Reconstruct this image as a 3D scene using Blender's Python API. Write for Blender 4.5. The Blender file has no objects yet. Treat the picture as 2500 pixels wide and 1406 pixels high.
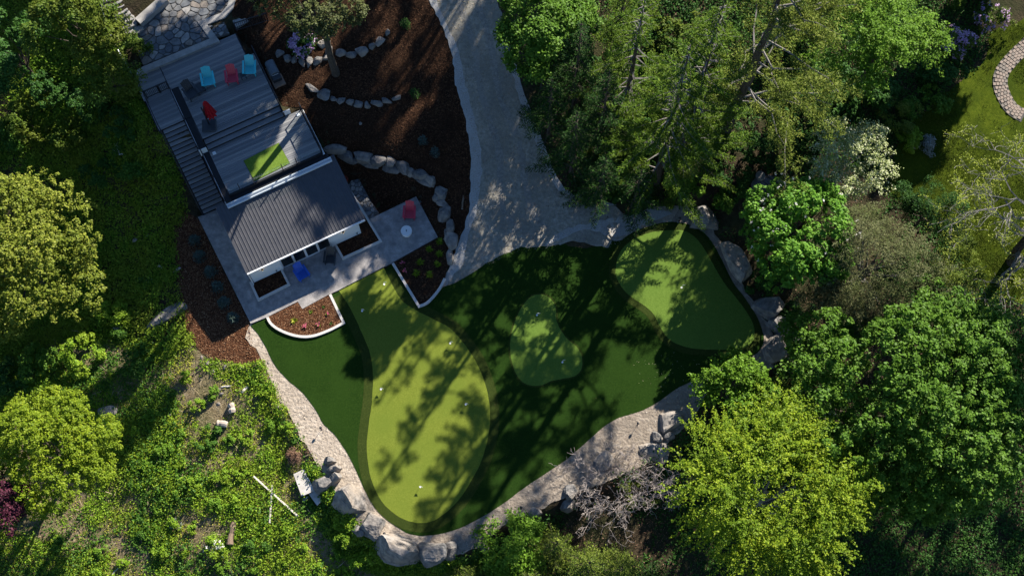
import bpy, bmesh, math, random
import numpy as np
from mathutils import Vector, Matrix
from mathutils.geometry import delaunay_2d_cdt

# ---------------------------------------------------------------- camera, sky, sun, exposure
scene = bpy.context.scene
C = scene.collection
FPX, TILT, CAMH = 3550.0, math.radians(17.0), 88.0
cam_data = bpy.data.cameras.new('camera')
cam_data.sensor_fit = 'HORIZONTAL'; cam_data.sensor_width = 36.0
cam_data.lens = 36.0 * FPX / 2500.0
cam_data.clip_start = 1.0; cam_data.clip_end = 2000.0
cam = bpy.data.objects.new('camera', cam_data); C.objects.link(cam)
cam.location = (0, 0, CAMH); cam.rotation_euler = (TILT, 0, 0)
scene.camera = cam

SUN_ELEV = math.radians(31.0)
SUN_DIR = Vector((0.547, 0.837, 0)).normalized()      # towards the sun on the ground plane
world = bpy.data.worlds.new('World'); scene.world = world; world.use_nodes = True
nt = world.node_tree
sky = nt.nodes.new('ShaderNodeTexSky'); sky.sky_type = 'NISHITA'; sky.sun_disc = False
sky.sun_elevation = SUN_ELEV; sky.sun_rotation = math.atan2(SUN_DIR.x, SUN_DIR.y)
sky.air_density = 1.0; sky.dust_density = 0.0; sky.ozone_density = 6.0
bg = nt.nodes['Background']; bg.inputs['Strength'].default_value = 0.062
nt.links.new(sky.outputs[0], bg.inputs['Color'])
sd = bpy.data.lights.new('sun', 'SUN'); sd.energy = 5.0; sd.angle = math.radians(0.53)
sd.color = (1.0, 0.93, 0.82)
sun = bpy.data.objects.new('sun', sd); C.objects.link(sun)
sv = Vector((SUN_DIR.x * math.cos(SUN_ELEV), SUN_DIR.y * math.cos(SUN_ELEV), math.sin(SUN_ELEV)))
sun.rotation_euler = sv.to_track_quat('Z', 'Y').to_euler(); sun.location = (40, 60, 60)
vs = scene.view_settings
vs.view_transform = 'Standard'; vs.look = 'None'; vs.exposure = 1.22; vs.gamma = 1.0; vs.use_curve_mapping = False
scene.render.engine = 'CYCLES'
scene.cycles.max_bounces = 6; scene.cycles.diffuse_bounces = 3; scene.cycles.transparent_max_bounces = 6

# ---------------------------------------------------------------- geometry helpers
CT, ST = math.cos(TILT), math.sin(TILT)
def P(px, py, z=0.0):
    """the place on the level z that the photograph shows at (px, py)"""
    u = (px - 1250.0) / FPX; v = (703.0 - py) / FPX
    d = (u, v * CT + ST, v * ST - CT); k = (z - CAMH) / d[2]
    return Vector((d[0] * k, d[1] * k, z))

def tag(o, label=None, cat=None, group=None, kind=None):
    if label: o['label'] = label
    if cat: o['category'] = cat
    if group: o['group'] = group
    if kind: o['kind'] = kind
    return o
def link(o, parent=None):
    C.objects.link(o)
    if parent is not None: o.parent = parent
    return o
def empty(name, loc, rz=0.0):
    o = bpy.data.objects.new(name, None); o.empty_display_size = 0.3
    o.location = loc; o.rotation_euler = (0, 0, rz); return link(o)
def mesh_obj(name, me, mat, parent=None, loc=(0, 0, 0), rot=(0, 0, 0)):
    o = bpy.data.objects.new(name, me)
    if mat is not None and not me.materials: me.materials.append(mat)
    o.location = loc; o.rotation_euler = rot
    return link(o, parent)
def copy_tree(o, parent=None):
    c = o.copy(); C.objects.link(c); c.parent = parent
    for ch in list(o.children): copy_tree(ch, c)
    return c

class MB:
    """collects boxes, tubes, prisms; build() makes ONE mesh object of them"""
    def __init__(s): s.v = []; s.f = []
    def add(s, vs, fs):
        n = len(s.v); s.v += [tuple(p) for p in vs]; s.f += [tuple(i + n for i in f) for f in fs]; return s
    def box(s, x0, x1, y0, y1, z0, z1, M=None):
        vs = [Vector(p) for p in ((x0,y0,z0),(x1,y0,z0),(x1,y1,z0),(x0,y1,z0),(x0,y0,z1),(x1,y0,z1),(x1,y1,z1),(x0,y1,z1))]
        if M is not None: vs = [M @ p for p in vs]
        return s.add(vs, [(0,3,2,1),(4,5,6,7),(0,1,5,4),(1,2,6,5),(2,3,7,6),(3,0,4,7)])
    def bar(s, a, b, w, h=None, up=(0, 0, 1)):
        a, b = Vector(a), Vector(b); h = h or w; d = (b - a); L = d.length; d.normalize()
        up = Vector(up); sx = d.cross(up)
        if sx.length < 1e-4: sx = d.cross(Vector((1, 0, 0)))
        sx.normalize(); sy = sx.cross(d)
        vs = []
        for p in (a, b):
            for i, j in ((-1,-1),(1,-1),(1,1),(-1,1)): vs.append(p + sx * (i * w / 2) + sy * (j * h / 2))
        return s.add(vs, [(3,2,1,0),(4,5,6,7),(0,1,5,4),(1,2,6,5),(2,3,7,6),(3,0,4,7)])
    def tube(s, pts, rad, sides=6, cap=True):
        pts = [Vector(p) for p in pts]; n = len(pts)
        if not hasattr(rad, '__len__'): rad = [rad] * n
        vs = []; ref = Vector((0.31, 0.17, 0.93))
        for i, p in enumerate(pts):
            d = (pts[min(i + 1, n - 1)] - pts[max(i - 1, 0)]).normalized()
            x = d.cross(ref)
            if x.length < 0.05: x = d.cross(Vector((1, 0, 0)))
            x.normalize(); y = d.cross(x)
            for k in range(sides):
                t = 2 * math.pi * k / sides
                vs.append(p + (x * math.cos(t) + y * math.sin(t)) * rad[i])
        fs = []
        for i in range(n - 1):
            for k in range(sides):
                a = i * sides + k; b = i * sides + (k + 1) % sides
                fs.append((a, b, b + sides, a + sides))
        if cap: fs += [tuple(range(sides))[::-1], tuple(range((n - 1) * sides, n * sides))]
        return s.add(vs, fs)
    def prism(s, poly, z0, z1):
        """poly: list of (x, y) counter-clockwise or not"""
        n = len(poly)
        ar = sum(poly[i][0] * poly[(i+1) % n][1] - poly[(i+1) % n][0] * poly[i][1] for i in range(n))
        if ar < 0: poly = poly[::-1]
        vs = [(p[0], p[1], z0) for p in poly] + [(p[0], p[1], z1) for p in poly]
        fs = [tuple(range(n - 1, -1, -1)), tuple(range(n, 2 * n))]
        fs += [(i, (i + 1) % n, (i + 1) % n + n, i + n) for i in range(n)]
        return s.add(vs, fs)
    def lathe(s, prof, n=20, c=(0, 0)):
        vs = []; m = len(prof)
        for r, z in prof:
            for k in range(n):
                t = 2 * math.pi * k / n; vs.append((c[0] + r * math.cos(t), c[1] + r * math.sin(t), z))
        fs = [(i*n + k, i*n + (k+1) % n, (i+1)*n + (k+1) % n, (i+1)*n + k) for i in range(m - 1) for k in range(n)]
        fs += [tuple(range(n))[::-1], tuple(range((m-1)*n, m*n))]
        return s.add(vs, fs)
    def mesh(s, name, smooth=False):
        me = bpy.data.meshes.new(name); me.from_pydata(s.v, [], s.f); me.update()
        if smooth: me.polygons.foreach_set('use_smooth', [True] * len(me.polygons))
        return me
    def build(s, name, mat, parent=None, loc=(0, 0, 0), rot=(0, 0, 0), smooth=False, bevel=0):
        me = s.mesh(name, smooth)
        o = mesh_obj(name, me, mat, parent, loc, rot)
        if bevel:
            bm = bmesh.new(); bm.from_mesh(me)
            bmesh.ops.bevel(bm, geom=list(bm.edges), offset=bevel, segments=1, affect='EDGES'); bm.to_mesh(me); bm.free()
        return o

def np_mesh(name, V, nper):
    """V: (N, nper, 3) separate polygons"""
    V = np.asarray(V, dtype=np.float32); n = V.shape[0]
    me = bpy.data.meshes.new(name)
    me.vertices.add(n * nper); me.vertices.foreach_set('co', V.reshape(-1))
    me.loops.add(n * nper); me.loops.foreach_set('vertex_index', np.arange(n * nper, dtype=np.int32))
    me.polygons.add(n); me.polygons.foreach_set('loop_start', np.arange(0, n * nper, nper, dtype=np.int32))
    try: me.polygons.foreach_set('loop_total', np.full(n, nper, dtype=np.int32))
    except Exception: pass
    me.update(calc_edges=True); return me

def unit(a):
    return a / np.maximum(np.linalg.norm(a, axis=-1, keepdims=True), 1e-9)
def rdir(rng, n):
    return unit(rng.normal(size=(n, 3)))
def leaves(rng, c, nrm, size, aspect=0.55, tdir=None, fold=0.12):
    """diamond leaves at centres c with normals nrm"""
    n = len(c); nrm = unit(nrm)
    t = rdir(rng, n) if tdir is None else tdir + 0.25 * rdir(rng, n)
    t = unit(t - nrm * (t * nrm).sum(1, keepdims=True)); b = np.cross(nrm, t)
    L = np.asarray(size).reshape(-1, 1) * np.ones((n, 1)) / 2; W = L * aspect
    f = nrm * (L * fold)
    return np.stack([c - t * L, c + b * W - t * L * 0.15 + f, c + t * L, c - b * W - t * L * 0.15 + f], axis=1)

def poly_dist(x, y, poly):
    """distance to the outline, and inside flag"""
    x = np.asarray(x, float); y = np.asarray(y, float)
    best = np.full(x.shape, 1e18); ins = np.zeros(x.shape, bool); n = len(poly)
    for i in range(n):
        ax, ay = poly[i]; bx, by = poly[(i + 1) % n]
        dx, dy = bx - ax, by - ay; l2 = dx * dx + dy * dy + 1e-12
        t = np.clip(((x - ax) * dx + (y - ay) * dy) / l2, 0, 1)
        best = np.minimum(best, (x - ax - t * dx) ** 2 + (y - ay - t * dy) ** 2)
        if abs(dy) > 1e-12:
            c = ((ay > y) != (by > y)) & (x < dx * (y - ay) / dy + ax); ins ^= c
    return np.sqrt(best), ins
def pw(pts, z=0.0):
    return [tuple(P(p[0], p[1], z)[:2]) for p in pts]
def spline(pts, k=4, closed=True):
    """Catmull-Rom through 2-D points"""
    n = len(pts); out = []
    for i in range(n if closed else n - 1):
        g = lambda j: pts[j % n] if closed else pts[max(0, min(n - 1, j))]
        p0, p1, p2, p3 = g(i - 1), g(i), g(i + 1), g(i + 2)
        for s in range(k):
            t = s / k
            out.append(tuple(0.5 * (2*p1[a] + (p2[a]-p0[a])*t + (2*p0[a]-5*p1[a]+4*p2[a]-p3[a])*t*t + (3*p1[a]-p0[a]-3*p2[a]+p3[a])*t**3) for a in (0, 1)))
    if not closed: out.append(tuple(pts[-1]))
    return out
def offset_poly(poly, d):
    """outwards offset of a closed outline"""
    n = len(poly)
    ar = sum(poly[i][0] * poly[(i+1) % n][1] - poly[(i+1) % n][0] * poly[i][1] for i in range(n))
    sg = 1 if ar > 0 else -1; out = []
    for i in range(n):
        a, b = Vector(poly[i - 1]), Vector(poly[(i + 1) % n]); t = (b - a).normalized()
        out.append((poly[i][0] + t.y * d * sg, poly[i][1] - t.x * d * sg))
    return out
def wiggle(poly, amp, seed, step=0.35):
    """a hand-raked, uneven outline"""
    rng = random.Random(seed); out = []; n = len(poly)
    for i in range(n):
        a, b = Vector(poly[i]), Vector(poly[(i + 1) % n]); L = (b - a).length; m = max(1, int(L / step))
        for k in range(m):
            p = a.lerp(b, k / m); out.append((p.x + rng.uniform(-amp, amp), p.y + rng.uniform(-amp, amp)))
    return out
_nw = np.random.default_rng(5)
_NF = [(_nw.normal(size=2) * f, _nw.uniform(0, 6.28), a) for f, a in ((.25,1),(.3,1),(.5,.7),(.6,.7),(.9,.5),(1.1,.5),(1.7,.35),(2.1,.35),(3.1,.25),(3.7,.2)) for _ in (0, 1)]
def nz(x, y, s=1.0):
    return sum(a * np.sin(f[0] * x * s + f[1] * y * s + p) for f, p, a in _NF) / 3.0

# ---------------------------------------------------------------- materials
MATS = {}
def nodes(name):
    m = bpy.data.materials.new(name); m.use_nodes = True; MATS[name] = m
    return m, m.node_tree, m.node_tree.nodes['Principled BSDF']
def ramp(t, stops):
    r = t.nodes.new('ShaderNodeValToRGB'); e = r.color_ramp.elements
    while len(e) < len(stops): e.new(0.5)
    for i, (p, c) in enumerate(stops): e[i].position = p; e[i].color = (*c, 1)
    return r
def surf(name, stops, scale=4.0, rough=0.8, detail=6.0, bump=0.0, bscale=None, spec=0.3, metallic=0.0, kind='noise', second=None, stretch=None):
    """noise-coloured surface; second = (scale, amount, colour): large soft patches"""
    m, t, p = nodes(name); L = t.links.new
    tc = t.nodes.new('ShaderNodeTexCoord'); src = tc.outputs['Object']
    if stretch:
        mp = t.nodes.new('ShaderNodeMapping'); mp.inputs['Scale'].default_value = stretch; L(src, mp.inputs[0]); src = mp.outputs[0]
    if kind == 'noise':
        n = t.nodes.new('ShaderNodeTexNoise'); n.inputs['Scale'].default_value = scale; n.inputs['Detail'].default_value = detail
        n.inputs['Roughness'].default_value = 0.65; L(src, n.inputs['Vector']); fac = n.outputs['Fac']
    else:
        n = t.nodes.new('ShaderNodeTexVoronoi'); n.inputs['Scale'].default_value = scale; n.inputs['Randomness'].default_value = 1; L(src, n.inputs['Vector'])
        s = t.nodes.new('ShaderNodeSeparateColor'); L(n.outputs['Color'], s.inputs[0]); fac = s.outputs[0]
    r = ramp(t, stops); L(fac, r.inputs[0]); col = r.outputs[0]
    if second:
        n2 = t.nodes.new('ShaderNodeTexNoise'); n2.inputs['Scale'].default_value = second[0]; n2.inputs['Detail'].default_value = 4; L(src, n2.inputs['Vector'])
        r2 = ramp(t, [(0.4, (0, 0, 0)), (0.65, (second[1],) * 3)]); L(n2.outputs['Fac'], r2.inputs[0])
        mx = t.nodes.new('ShaderNodeMixRGB'); mx.inputs[2].default_value = (*second[2], 1); L(r2.outputs[0], mx.inputs[0]); L(col, mx.inputs[1]); col = mx.outputs[0]
    L(col, p.inputs['Base Color'])
    p.inputs['Roughness'].default_value = rough; p.inputs['Metallic'].default_value = metallic; p.inputs['Specular IOR Level'].default_value = spec
    if bump:
        nb = t.nodes.new('ShaderNodeTexNoise'); nb.inputs['Scale'].default_value = bscale or scale * 2; nb.inputs['Detail'].default_value = 5; L(src, nb.inputs['Vector'])
        b = t.nodes.new('ShaderNodeBump'); b.inputs['Strength'].default_value = 1.0; b.inputs['Distance'].default_value = bump
        L(nb.outputs['Fac'], b.inputs['Height']); L(b.outputs[0], p.inputs['Normal'])
    return m
def leafmat(name, stops, trans=0.3, rough=0.55, spec=0.16, patch=None):
    m, t, p = nodes(name); L = t.links.new
    g = t.nodes.new('ShaderNodeNewGeometry'); r = ramp(t, stops); L(g.outputs['Random Per Island'], r.inputs[0]); col = r.outputs[0]
    if patch:
        tc = t.nodes.new('ShaderNodeTexCoord'); n2 = t.nodes.new('ShaderNodeTexNoise'); n2.inputs['Scale'].default_value = patch[0]; L(tc.outputs['Object'], n2.inputs['Vector'])
        r2 = ramp(t, [(0.42, (0, 0, 0)), (0.62, (1, 1, 1))]); L(n2.outputs['Fac'], r2.inputs[0])
        mx = t.nodes.new('ShaderNodeMixRGB'); mx.inputs[2].default_value = (*patch[1], 1)
        ml = t.nodes.new('ShaderNodeMath'); ml.operation = 'MULTIPLY'; ml.inputs[1].default_value = patch[2]; L(r2.outputs[0], ml.inputs[0]); L(ml.outputs[0], mx.inputs[0]); L(col, mx.inputs[1]); col = mx.outputs[0]
    L(col, p.inputs['Base Color']); p.inputs['Roughness'].default_value = rough; p.inputs['Specular IOR Level'].default_value = spec
    tr = t.nodes.new('ShaderNodeBsdfTranslucent'); L(col, tr.inputs[0])
    ms = t.nodes.new('ShaderNodeMixShader'); ms.inputs[0].default_value = trans
    L(p.outputs[0], ms.inputs[1]); L(tr.outputs[0], ms.inputs[2]); L(ms.outputs[0], t.nodes['Material Output'].inputs[0])
    return m
def plain(name, c, rough=0.5, spec=0.4, metallic=0.0, var=0.12, scale=9.0):
    lo = tuple(x * (1 - var) for x in c); hi = tuple(min(1, x * (1 + var)) for x in c)
    return surf(name, [(0.35, lo), (0.65, hi)], scale=scale, rough=rough, spec=spec, metallic=metallic)
def glass(name, tint, refl=.05):
    m, t, p = nodes(name); L = t.links.new
    tr = t.nodes.new('ShaderNodeBsdfTransparent'); tr.inputs[0].default_value = (*tint, 1)
    gl = t.nodes.new('ShaderNodeBsdfGlossy'); gl.inputs['Roughness'].default_value = 0.02
    ms = t.nodes.new('ShaderNodeMixShader'); ms.inputs[0].default_value = refl; L(tr.outputs[0], ms.inputs[1]); L(gl.outputs[0], ms.inputs[2])
    L(ms.outputs[0], t.nodes['Material Output'].inputs[0]); return m

M = MATS
surf('soil', [(0.3, (.022, .017, .011)), (0.55, (.055, .04, .025)), (0.75, (.10, .075, .048))], scale=3, detail=9, bump=.05, bscale=9, second=(.35, .6, (.03, .045, .014)), rough=.95, spec=.1)
surf('meadow_soil', [(0.3, (.11, .083, .046)), (0.5, (.20, .155, .09)), (0.72, (.34, .27, .175))], scale=4, detail=9, bump=.05, bscale=11, second=(.5, .5, (.075, .10, .024)), rough=.95, spec=.1)
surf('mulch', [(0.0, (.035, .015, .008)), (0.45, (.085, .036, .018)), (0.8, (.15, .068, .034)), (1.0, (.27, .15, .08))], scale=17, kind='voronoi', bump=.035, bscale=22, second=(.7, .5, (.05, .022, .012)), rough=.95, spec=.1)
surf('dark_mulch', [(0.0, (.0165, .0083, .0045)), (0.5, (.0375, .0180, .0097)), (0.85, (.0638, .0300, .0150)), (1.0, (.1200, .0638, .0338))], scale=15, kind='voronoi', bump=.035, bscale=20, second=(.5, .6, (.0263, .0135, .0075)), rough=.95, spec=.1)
surf('gravel', [(0.28, (.16, .147, .12)), (0.5, (.30, .276, .228)), (0.72, (.45, .415, .35))], scale=5, detail=14, bump=.02, bscale=30, second=(.5, .65, (.20, .187, .157)), rough=.95, spec=.1)
surf('shaded_dirt', [(0.28, (.15, .122, .096)), (0.5, (.27, .225, .18)), (0.72, (.40, .345, .285))], scale=3, detail=14, bump=.08, bscale=6, second=(.7, .65, (.19, .16, .13)), rough=.95, spec=.12)  # grey-brown dirt, its colour also darkened for tree shade
surf('pale_gravel', [(0.3, (.26, .255, .245)), (0.5, (.38, .37, .355)), (0.7, (.50, .485, .46))], scale=16, detail=9, bump=.02, bscale=30, second=(.9, .4, (.25, .25, .24)), rough=.95, spec=.15)
surf('sand', [(0.28, (.22, .18, .14)), (0.5, (.41, .345, .275)), (0.72, (.56, .485, .40))], scale=3, detail=14, bump=.08, bscale=6, second=(.7, .6, (.29, .24, .19)), rough=.95, spec=.12)
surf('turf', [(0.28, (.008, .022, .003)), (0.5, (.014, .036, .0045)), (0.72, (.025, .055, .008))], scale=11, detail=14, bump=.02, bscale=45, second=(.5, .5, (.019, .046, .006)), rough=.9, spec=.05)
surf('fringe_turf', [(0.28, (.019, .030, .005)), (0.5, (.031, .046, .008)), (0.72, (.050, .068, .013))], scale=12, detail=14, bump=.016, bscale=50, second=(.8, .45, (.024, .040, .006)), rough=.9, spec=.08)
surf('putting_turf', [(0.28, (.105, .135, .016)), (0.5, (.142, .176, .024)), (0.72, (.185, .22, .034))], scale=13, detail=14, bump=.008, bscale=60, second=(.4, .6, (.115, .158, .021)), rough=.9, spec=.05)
surf('cool_putting_turf', [(0.28, (.075, .13, .019)), (0.5, (.105, .172, .028)), (0.72, (.14, .215, .04))], scale=13, detail=14, bump=.008, bscale=60, second=(.45, .5, (.09, .16, .026)), rough=.9, spec=.05)
surf('mat_turf', [(0.28, (.085, .145, .018)), (0.5, (.12, .19, .026)), (0.72, (.16, .24, .04))], scale=11, detail=14, bump=.01, bscale=70, rough=.9, spec=.08)
surf('lawn', [(0.3, (.035, .055, .004)), (0.5, (.06, .085, .006)), (0.7, (.09, .115, .010))], scale=6, detail=9, bump=.03, bscale=30, second=(.6, .7, (.032, .052, .005)), rough=.95, spec=.05)
surf('stamped_concrete', [(0.3, (.17, .165, .165)), (0.5, (.30, .28, .27)), (0.7, (.43, .40, .38))], scale=2.2, detail=10, bump=.012, bscale=12, second=(5.5, .45, (.19, .18, .175)), rough=.75, spec=.3)
surf('concrete', [(0.3, (.24, .23, .215)), (0.5, (.32, .305, .285)), (0.7, (.40, .38, .35))], scale=3, detail=9, bump=.008, bscale=20, second=(1.2, .4, (.22, .21, .2)), rough=.85, spec=.25)
surf('curb_concrete', [(0.3, (.48, .46, .43)), (0.6, (.60, .57, .53))], scale=6, detail=9, bump=.006, bscale=26, second=(1.5, .35, (.40, .38, .36)), rough=.85, spec=.25)
surf('rock', [(0.32, (.10, .094, .088)), (0.5, (.23, .213, .198)), (0.68, (.38, .352, .322))], scale=2.2, detail=12, bump=.09, bscale=4, second=(1.0, .6, (.32, .25, .18)), rough=.9, spec=.15)
surf('blue_rock', [(0.32, (.075, .074, .075)), (0.5, (.17, .166, .163)), (0.68, (.29, .28, .27))], scale=2.4, detail=12, bump=.10, bscale=4.5, second=(1.2, .55, (.26, .21, .16)), rough=.9, spec=.12)
for i, (a, b) in enumerate((((.10,.105,.11),(.20,.20,.20)), ((.19,.185,.175),(.36,.34,.315)), ((.08,.088,.10),(.15,.158,.168)), ((.15,.128,.11),(.26,.225,.19)))):
    surf('flagstone%d' % i, [(0.35, a), (0.65, b)], scale=3, detail=9, bump=.012, bscale=9, rough=.8, spec=.3)
surf('joint', [(0.3, (.07, .068, .065)), (0.7, (.13, .125, .115))], scale=9, detail=8, rough=.95, spec=.1)
surf('deck_wood', [(0.3, (.13, .135, .145)), (0.5, (.19, .192, .20)), (0.7, (.25, .245, .245))], scale=1.6, detail=8, stretch=(.6, 14, 6), bump=.002, bscale=6, rough=.6, spec=.35)
surf('deck_wood_warm', [(0.3, (.18, .18, .182)), (0.5, (.26, .255, .25)), (0.7, (.33, .32, .308))], scale=1.6, detail=8, stretch=(.6, 14, 6), bump=.002, bscale=6, rough=.6, spec=.35)
surf('deck_wood_dark', [(0.3, (.10, .105, .115)), (0.5, (.145, .15, .158)), (0.7, (.20, .20, .202))], scale=1.6, detail=8, stretch=(.6, 14, 6), bump=.002, bscale=6, rough=.6, spec=.35)
surf('packed_gravel', [(0.28, (.13, .125, .11)), (0.5, (.235, .222, .198)), (0.72, (.35, .33, .295))], scale=6, detail=14, bump=.01, bscale=30, second=(.8, .6, (.26, .245, .215)), rough=.95, spec=.15)
plain('black_metal', (.012, .012, .014), .45, .5)
plain('black_fascia', (.014, .015, .018), .6, .3)
surf('roof_metal', [(0.3, (.066, .068, .077)), (0.6, (.095, .095, .104))], scale=1.4, detail=9, rough=.4, spec=.5, metallic=.25, second=(3, .4, (.08, .077, .078)))
plain('white_wall', (.74, .75, .75), .7, .3, var=.03)
plain('white_metal', (.72, .73, .74), .4, .5, var=.04)
plain('steel', (.55, .57, .60), .35, .5, metallic=.6, var=.06)
plain('white_plastic', (.8, .8, .79), .45, .5, var=.03)
plain('room_dark', (.06, .055, .05), .9, .1)
plain('turquoise', (.045, .50, .56), .42, .5, var=.06)
plain('red_plastic', (.50, .025, .06), .42, .5, var=.06)
plain('blue_plastic', (.012, .10, .52), .42, .5, var=.06)
plain('dark_plastic', (.022, .028, .035), .45, .5)
plain('red_fabric', (.33, .012, .02), .85, .15, var=.2)
plain('grill_grey', (.10, .12, .14), .5, .4)
surf('raw_wood', [(0.3, (.20, .13, .09)), (0.7, (.36, .25, .18))], scale=3, stretch=(2, 12, 12), rough=.8)
surf('bleached_wood', [(0.3, (.46, .41, .35)), (0.7, (.68, .63, .57))], scale=3, stretch=(2, 14, 14), rough=.85)
surf('old_log', [(0.3, (.13, .085, .055)), (0.7, (.30, .22, .155))], scale=5, stretch=(2, 9, 9), bump=.02, rough=.9)
surf('cut_wood', [(0.3, (.30, .245, .20)), (0.7, (.50, .44, .38))], scale=6, rough=.9)
surf('white_board', [(0.3, (.40, .375, .34)), (0.6, (.58, .56, .53))], scale=3, detail=8, rough=.7, second=(2.5, .5, (.33, .28, .22)))
surf('bark', [(0.3, (.045, .035, .028)), (0.7, (.11, .09, .072))], scale=7, detail=8, stretch=(2, 2, .5), bump=.03, rough=.95, spec=.1)
surf('grey_bark', [(0.3, (.13, .12, .11)), (0.7, (.30, .285, .265))], scale=7, detail=8, stretch=(2, 2, .6), bump=.02, rough=.95, spec=.1)
surf('twig_bark', [(0.3, (.24, .20, .18)), (0.7, (.44, .385, .355))], scale=5, detail=5, rough=.95, spec=.1)
surf('spruce_bark', [(0.3, (.12, .108, .098)), (0.7, (.27, .25, .232))], scale=5, detail=5, rough=.95, spec=.1)
surf('rust', [(0.3, (.14, .03, .012)), (0.7, (.28, .08, .03))], scale=6, rough=.8)
surf('paver', [(0.3, (.21, .165, .135)), (0.7, (.36, .295, .245))], scale=4, detail=8, bump=.01, bscale=14, rough=.9)
plain('ball_black', (.03, .03, .033), .3, .5)
plain('orange_hose', (.40, .05, .025), .5, .4)
glass('clear_glass', (.93, .96, .96), .05); glass('door_glass', (.60, .66, .66), .14)
m_, t_, p_ = nodes('lamp_glow'); p_.inputs['Base Color'].default_value = (1, .8, .5, 1); p_.inputs['Emission Color'].default_value = (1, .72, .36, 1); p_.inputs['Emission Strength'].default_value = 4.0

# foliage colours
leafmat('leaf_olive', [(0, (.106, .146, .013)), (.5, (.190, .230, .022)), (1, (.336, .358, .056))], .3, patch=(.5, (.123, .168, .016), .6))
leafmat('leaf_terrace', [(0, (.035, .05, .016)), (.5, (.07, .092, .028)), (1, (.14, .165, .045))], .25, patch=(.5, (.09, .10, .035), .5))
leafmat('leaf_lime', [(0, (.11, .175, .008)), (.5, (.19, .27, .012)), (1, (.31, .38, .025))], .34, patch=(.6, (.14, .22, .012), .6))
leafmat('leaf_green', [(0, (.045, .106, .009)), (.5, (.080, .177, .015)), (1, (.142, .266, .031))], .3, patch=(.5, (.100, .195, .017), .6))
leafmat('leaf_bright', [(0, (.072, .156, .010)), (.5, (.120, .240, .017)), (1, (.204, .348, .036))], .34, patch=(.6, (.096, .192, .014), .5))
leafmat('leaf_chestnut', [(0, (.067, .180, .016)), (.5, (.113, .263, .024)), (1, (.196, .374, .044))], .34)
leafmat('lawn_blade', [(0, (.045, .075, .006)), (.5, (.085, .12, .01)), (1, (.16, .19, .03))], .25, patch=(.5, (.04, .065, .006), .8))
leafmat('bank_leaf', [(0, (.0690, .1610, .0115)), (.5, (.1380, .2530, .0184)), (1, (.2530, .3565, .0345))], .3, spec=.12, patch=(.45, (.2070, .2415, .0230), .6))
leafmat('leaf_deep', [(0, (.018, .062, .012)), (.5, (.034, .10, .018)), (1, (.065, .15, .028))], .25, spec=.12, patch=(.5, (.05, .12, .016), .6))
leafmat('leaf_yellow', [(0, (.112, .190, .009)), (.5, (.202, .291, .013)), (1, (.347, .426, .031))], .36, patch=(.7, (.101, .190, .013), .7))
leafmat('leaf_pale', [(0, (.1771, .2398, .0627)), (.5, (.3410, .3916, .1518)), (.8, (.5313, .5687, .3157)), (1, (.7500, .7500, .5687))], .3)
leafmat('leaf_purple', [(0, (.035, .008, .016)), (.5, (.075, .016, .032)), (1, (.14, .035, .06))], .25)
leafmat('leaf_spring', [(0, (.161, .218, .023)), (.5, (.265, .322, .040)), (1, (.380, .414, .069))], .4)
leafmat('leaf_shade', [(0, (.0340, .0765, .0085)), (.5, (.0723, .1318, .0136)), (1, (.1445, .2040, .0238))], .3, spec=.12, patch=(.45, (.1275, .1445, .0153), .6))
leafmat('needle_spruce', [(0, (.028, .072, .008)), (.5, (.07, .145, .013)), (1, (.17, .26, .026))], .22, spec=.08, patch=(.6, (.11, .16, .015), .6))
leafmat('needle_dark', [(0, (.010, .038, .008)), (.5, (.024, .072, .014)), (1, (.06, .12, .022))], .18, spec=.08)
leafmat('needle_pine', [(0, (.07, .108, .014)), (.5, (.145, .19, .026)), (1, (.26, .29, .055))], .25, spec=.1, patch=(.4, (.10, .15, .02), .5))
leafmat('needle_olive', [(0, (.06, .10, .012)), (.5, (.125, .175, .022)), (1, (.22, .26, .04))], .22, spec=.1, patch=(.6, (.08, .13, .02), .6))
leafmat('needle_grey', [(0, (.05, .06, .022)), (.5, (.105, .118, .045)), (1, (.20, .20, .095))], .2, spec=.1, patch=(.5, (.075, .10, .025), .7))
leafmat('needle_blue', [(0, (.03, .055, .045)), (.5, (.06, .095, .08)), (1, (.11, .15, .125))], .15)
leafmat('petal_lilac', [(0, (.28, .15, .33)), (.5, (.45, .29, .48)), (1, (.64, .48, .62))], .25)
leafmat('petal_white', [(0, (.6, .57, .5)), (1, (.85, .83, .78))], .25)
leafmat('petal_cream', [(0, (.5, .42, .28)), (1, (.75, .68, .5))], .25)
leafmat('petal_pink', [(0, (.45, .06, .12)), (1, (.65, .16, .25))], .25)
leafmat('weed_green', [(0, (.086, .173, .010)), (.5, (.161, .296, .017)), (1, (.308, .443, .037))], .3, patch=(.6, (.222, .296, .020), .6))
leafmat('weed_yellow', [(0, (.16, .21, .012)), (.5, (.28, .33, .022)), (.9, (.46, .46, .06)), (1, (.60, .52, .10))], .3)
leafmat('weed_dark', [(0, (.03, .085, .010)), (.5, (.058, .145, .015)), (1, (.10, .20, .022))], .25)
leafmat('straw', [(0, (.20, .15, .08)), (.5, (.33, .26, .15)), (1, (.50, .42, .28))], .2)
leafmat('dry_red', [(0, (.13, .07, .045)), (1, (.28, .17, .11))], .15)
leafmat('chip', [(0, (.05, .018, .009)), (.6, (.13, .055, .027)), (.9, (.26, .13, .065)), (1, (.45, .29, .17))], .0, rough=.9, spec=.1)
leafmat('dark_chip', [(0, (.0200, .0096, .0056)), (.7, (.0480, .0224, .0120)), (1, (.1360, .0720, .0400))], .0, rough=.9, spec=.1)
leafmat('pebble', [(0, (.16, .15, .14)), (1, (.42, .40, .37))], .0, rough=.9)
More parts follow.
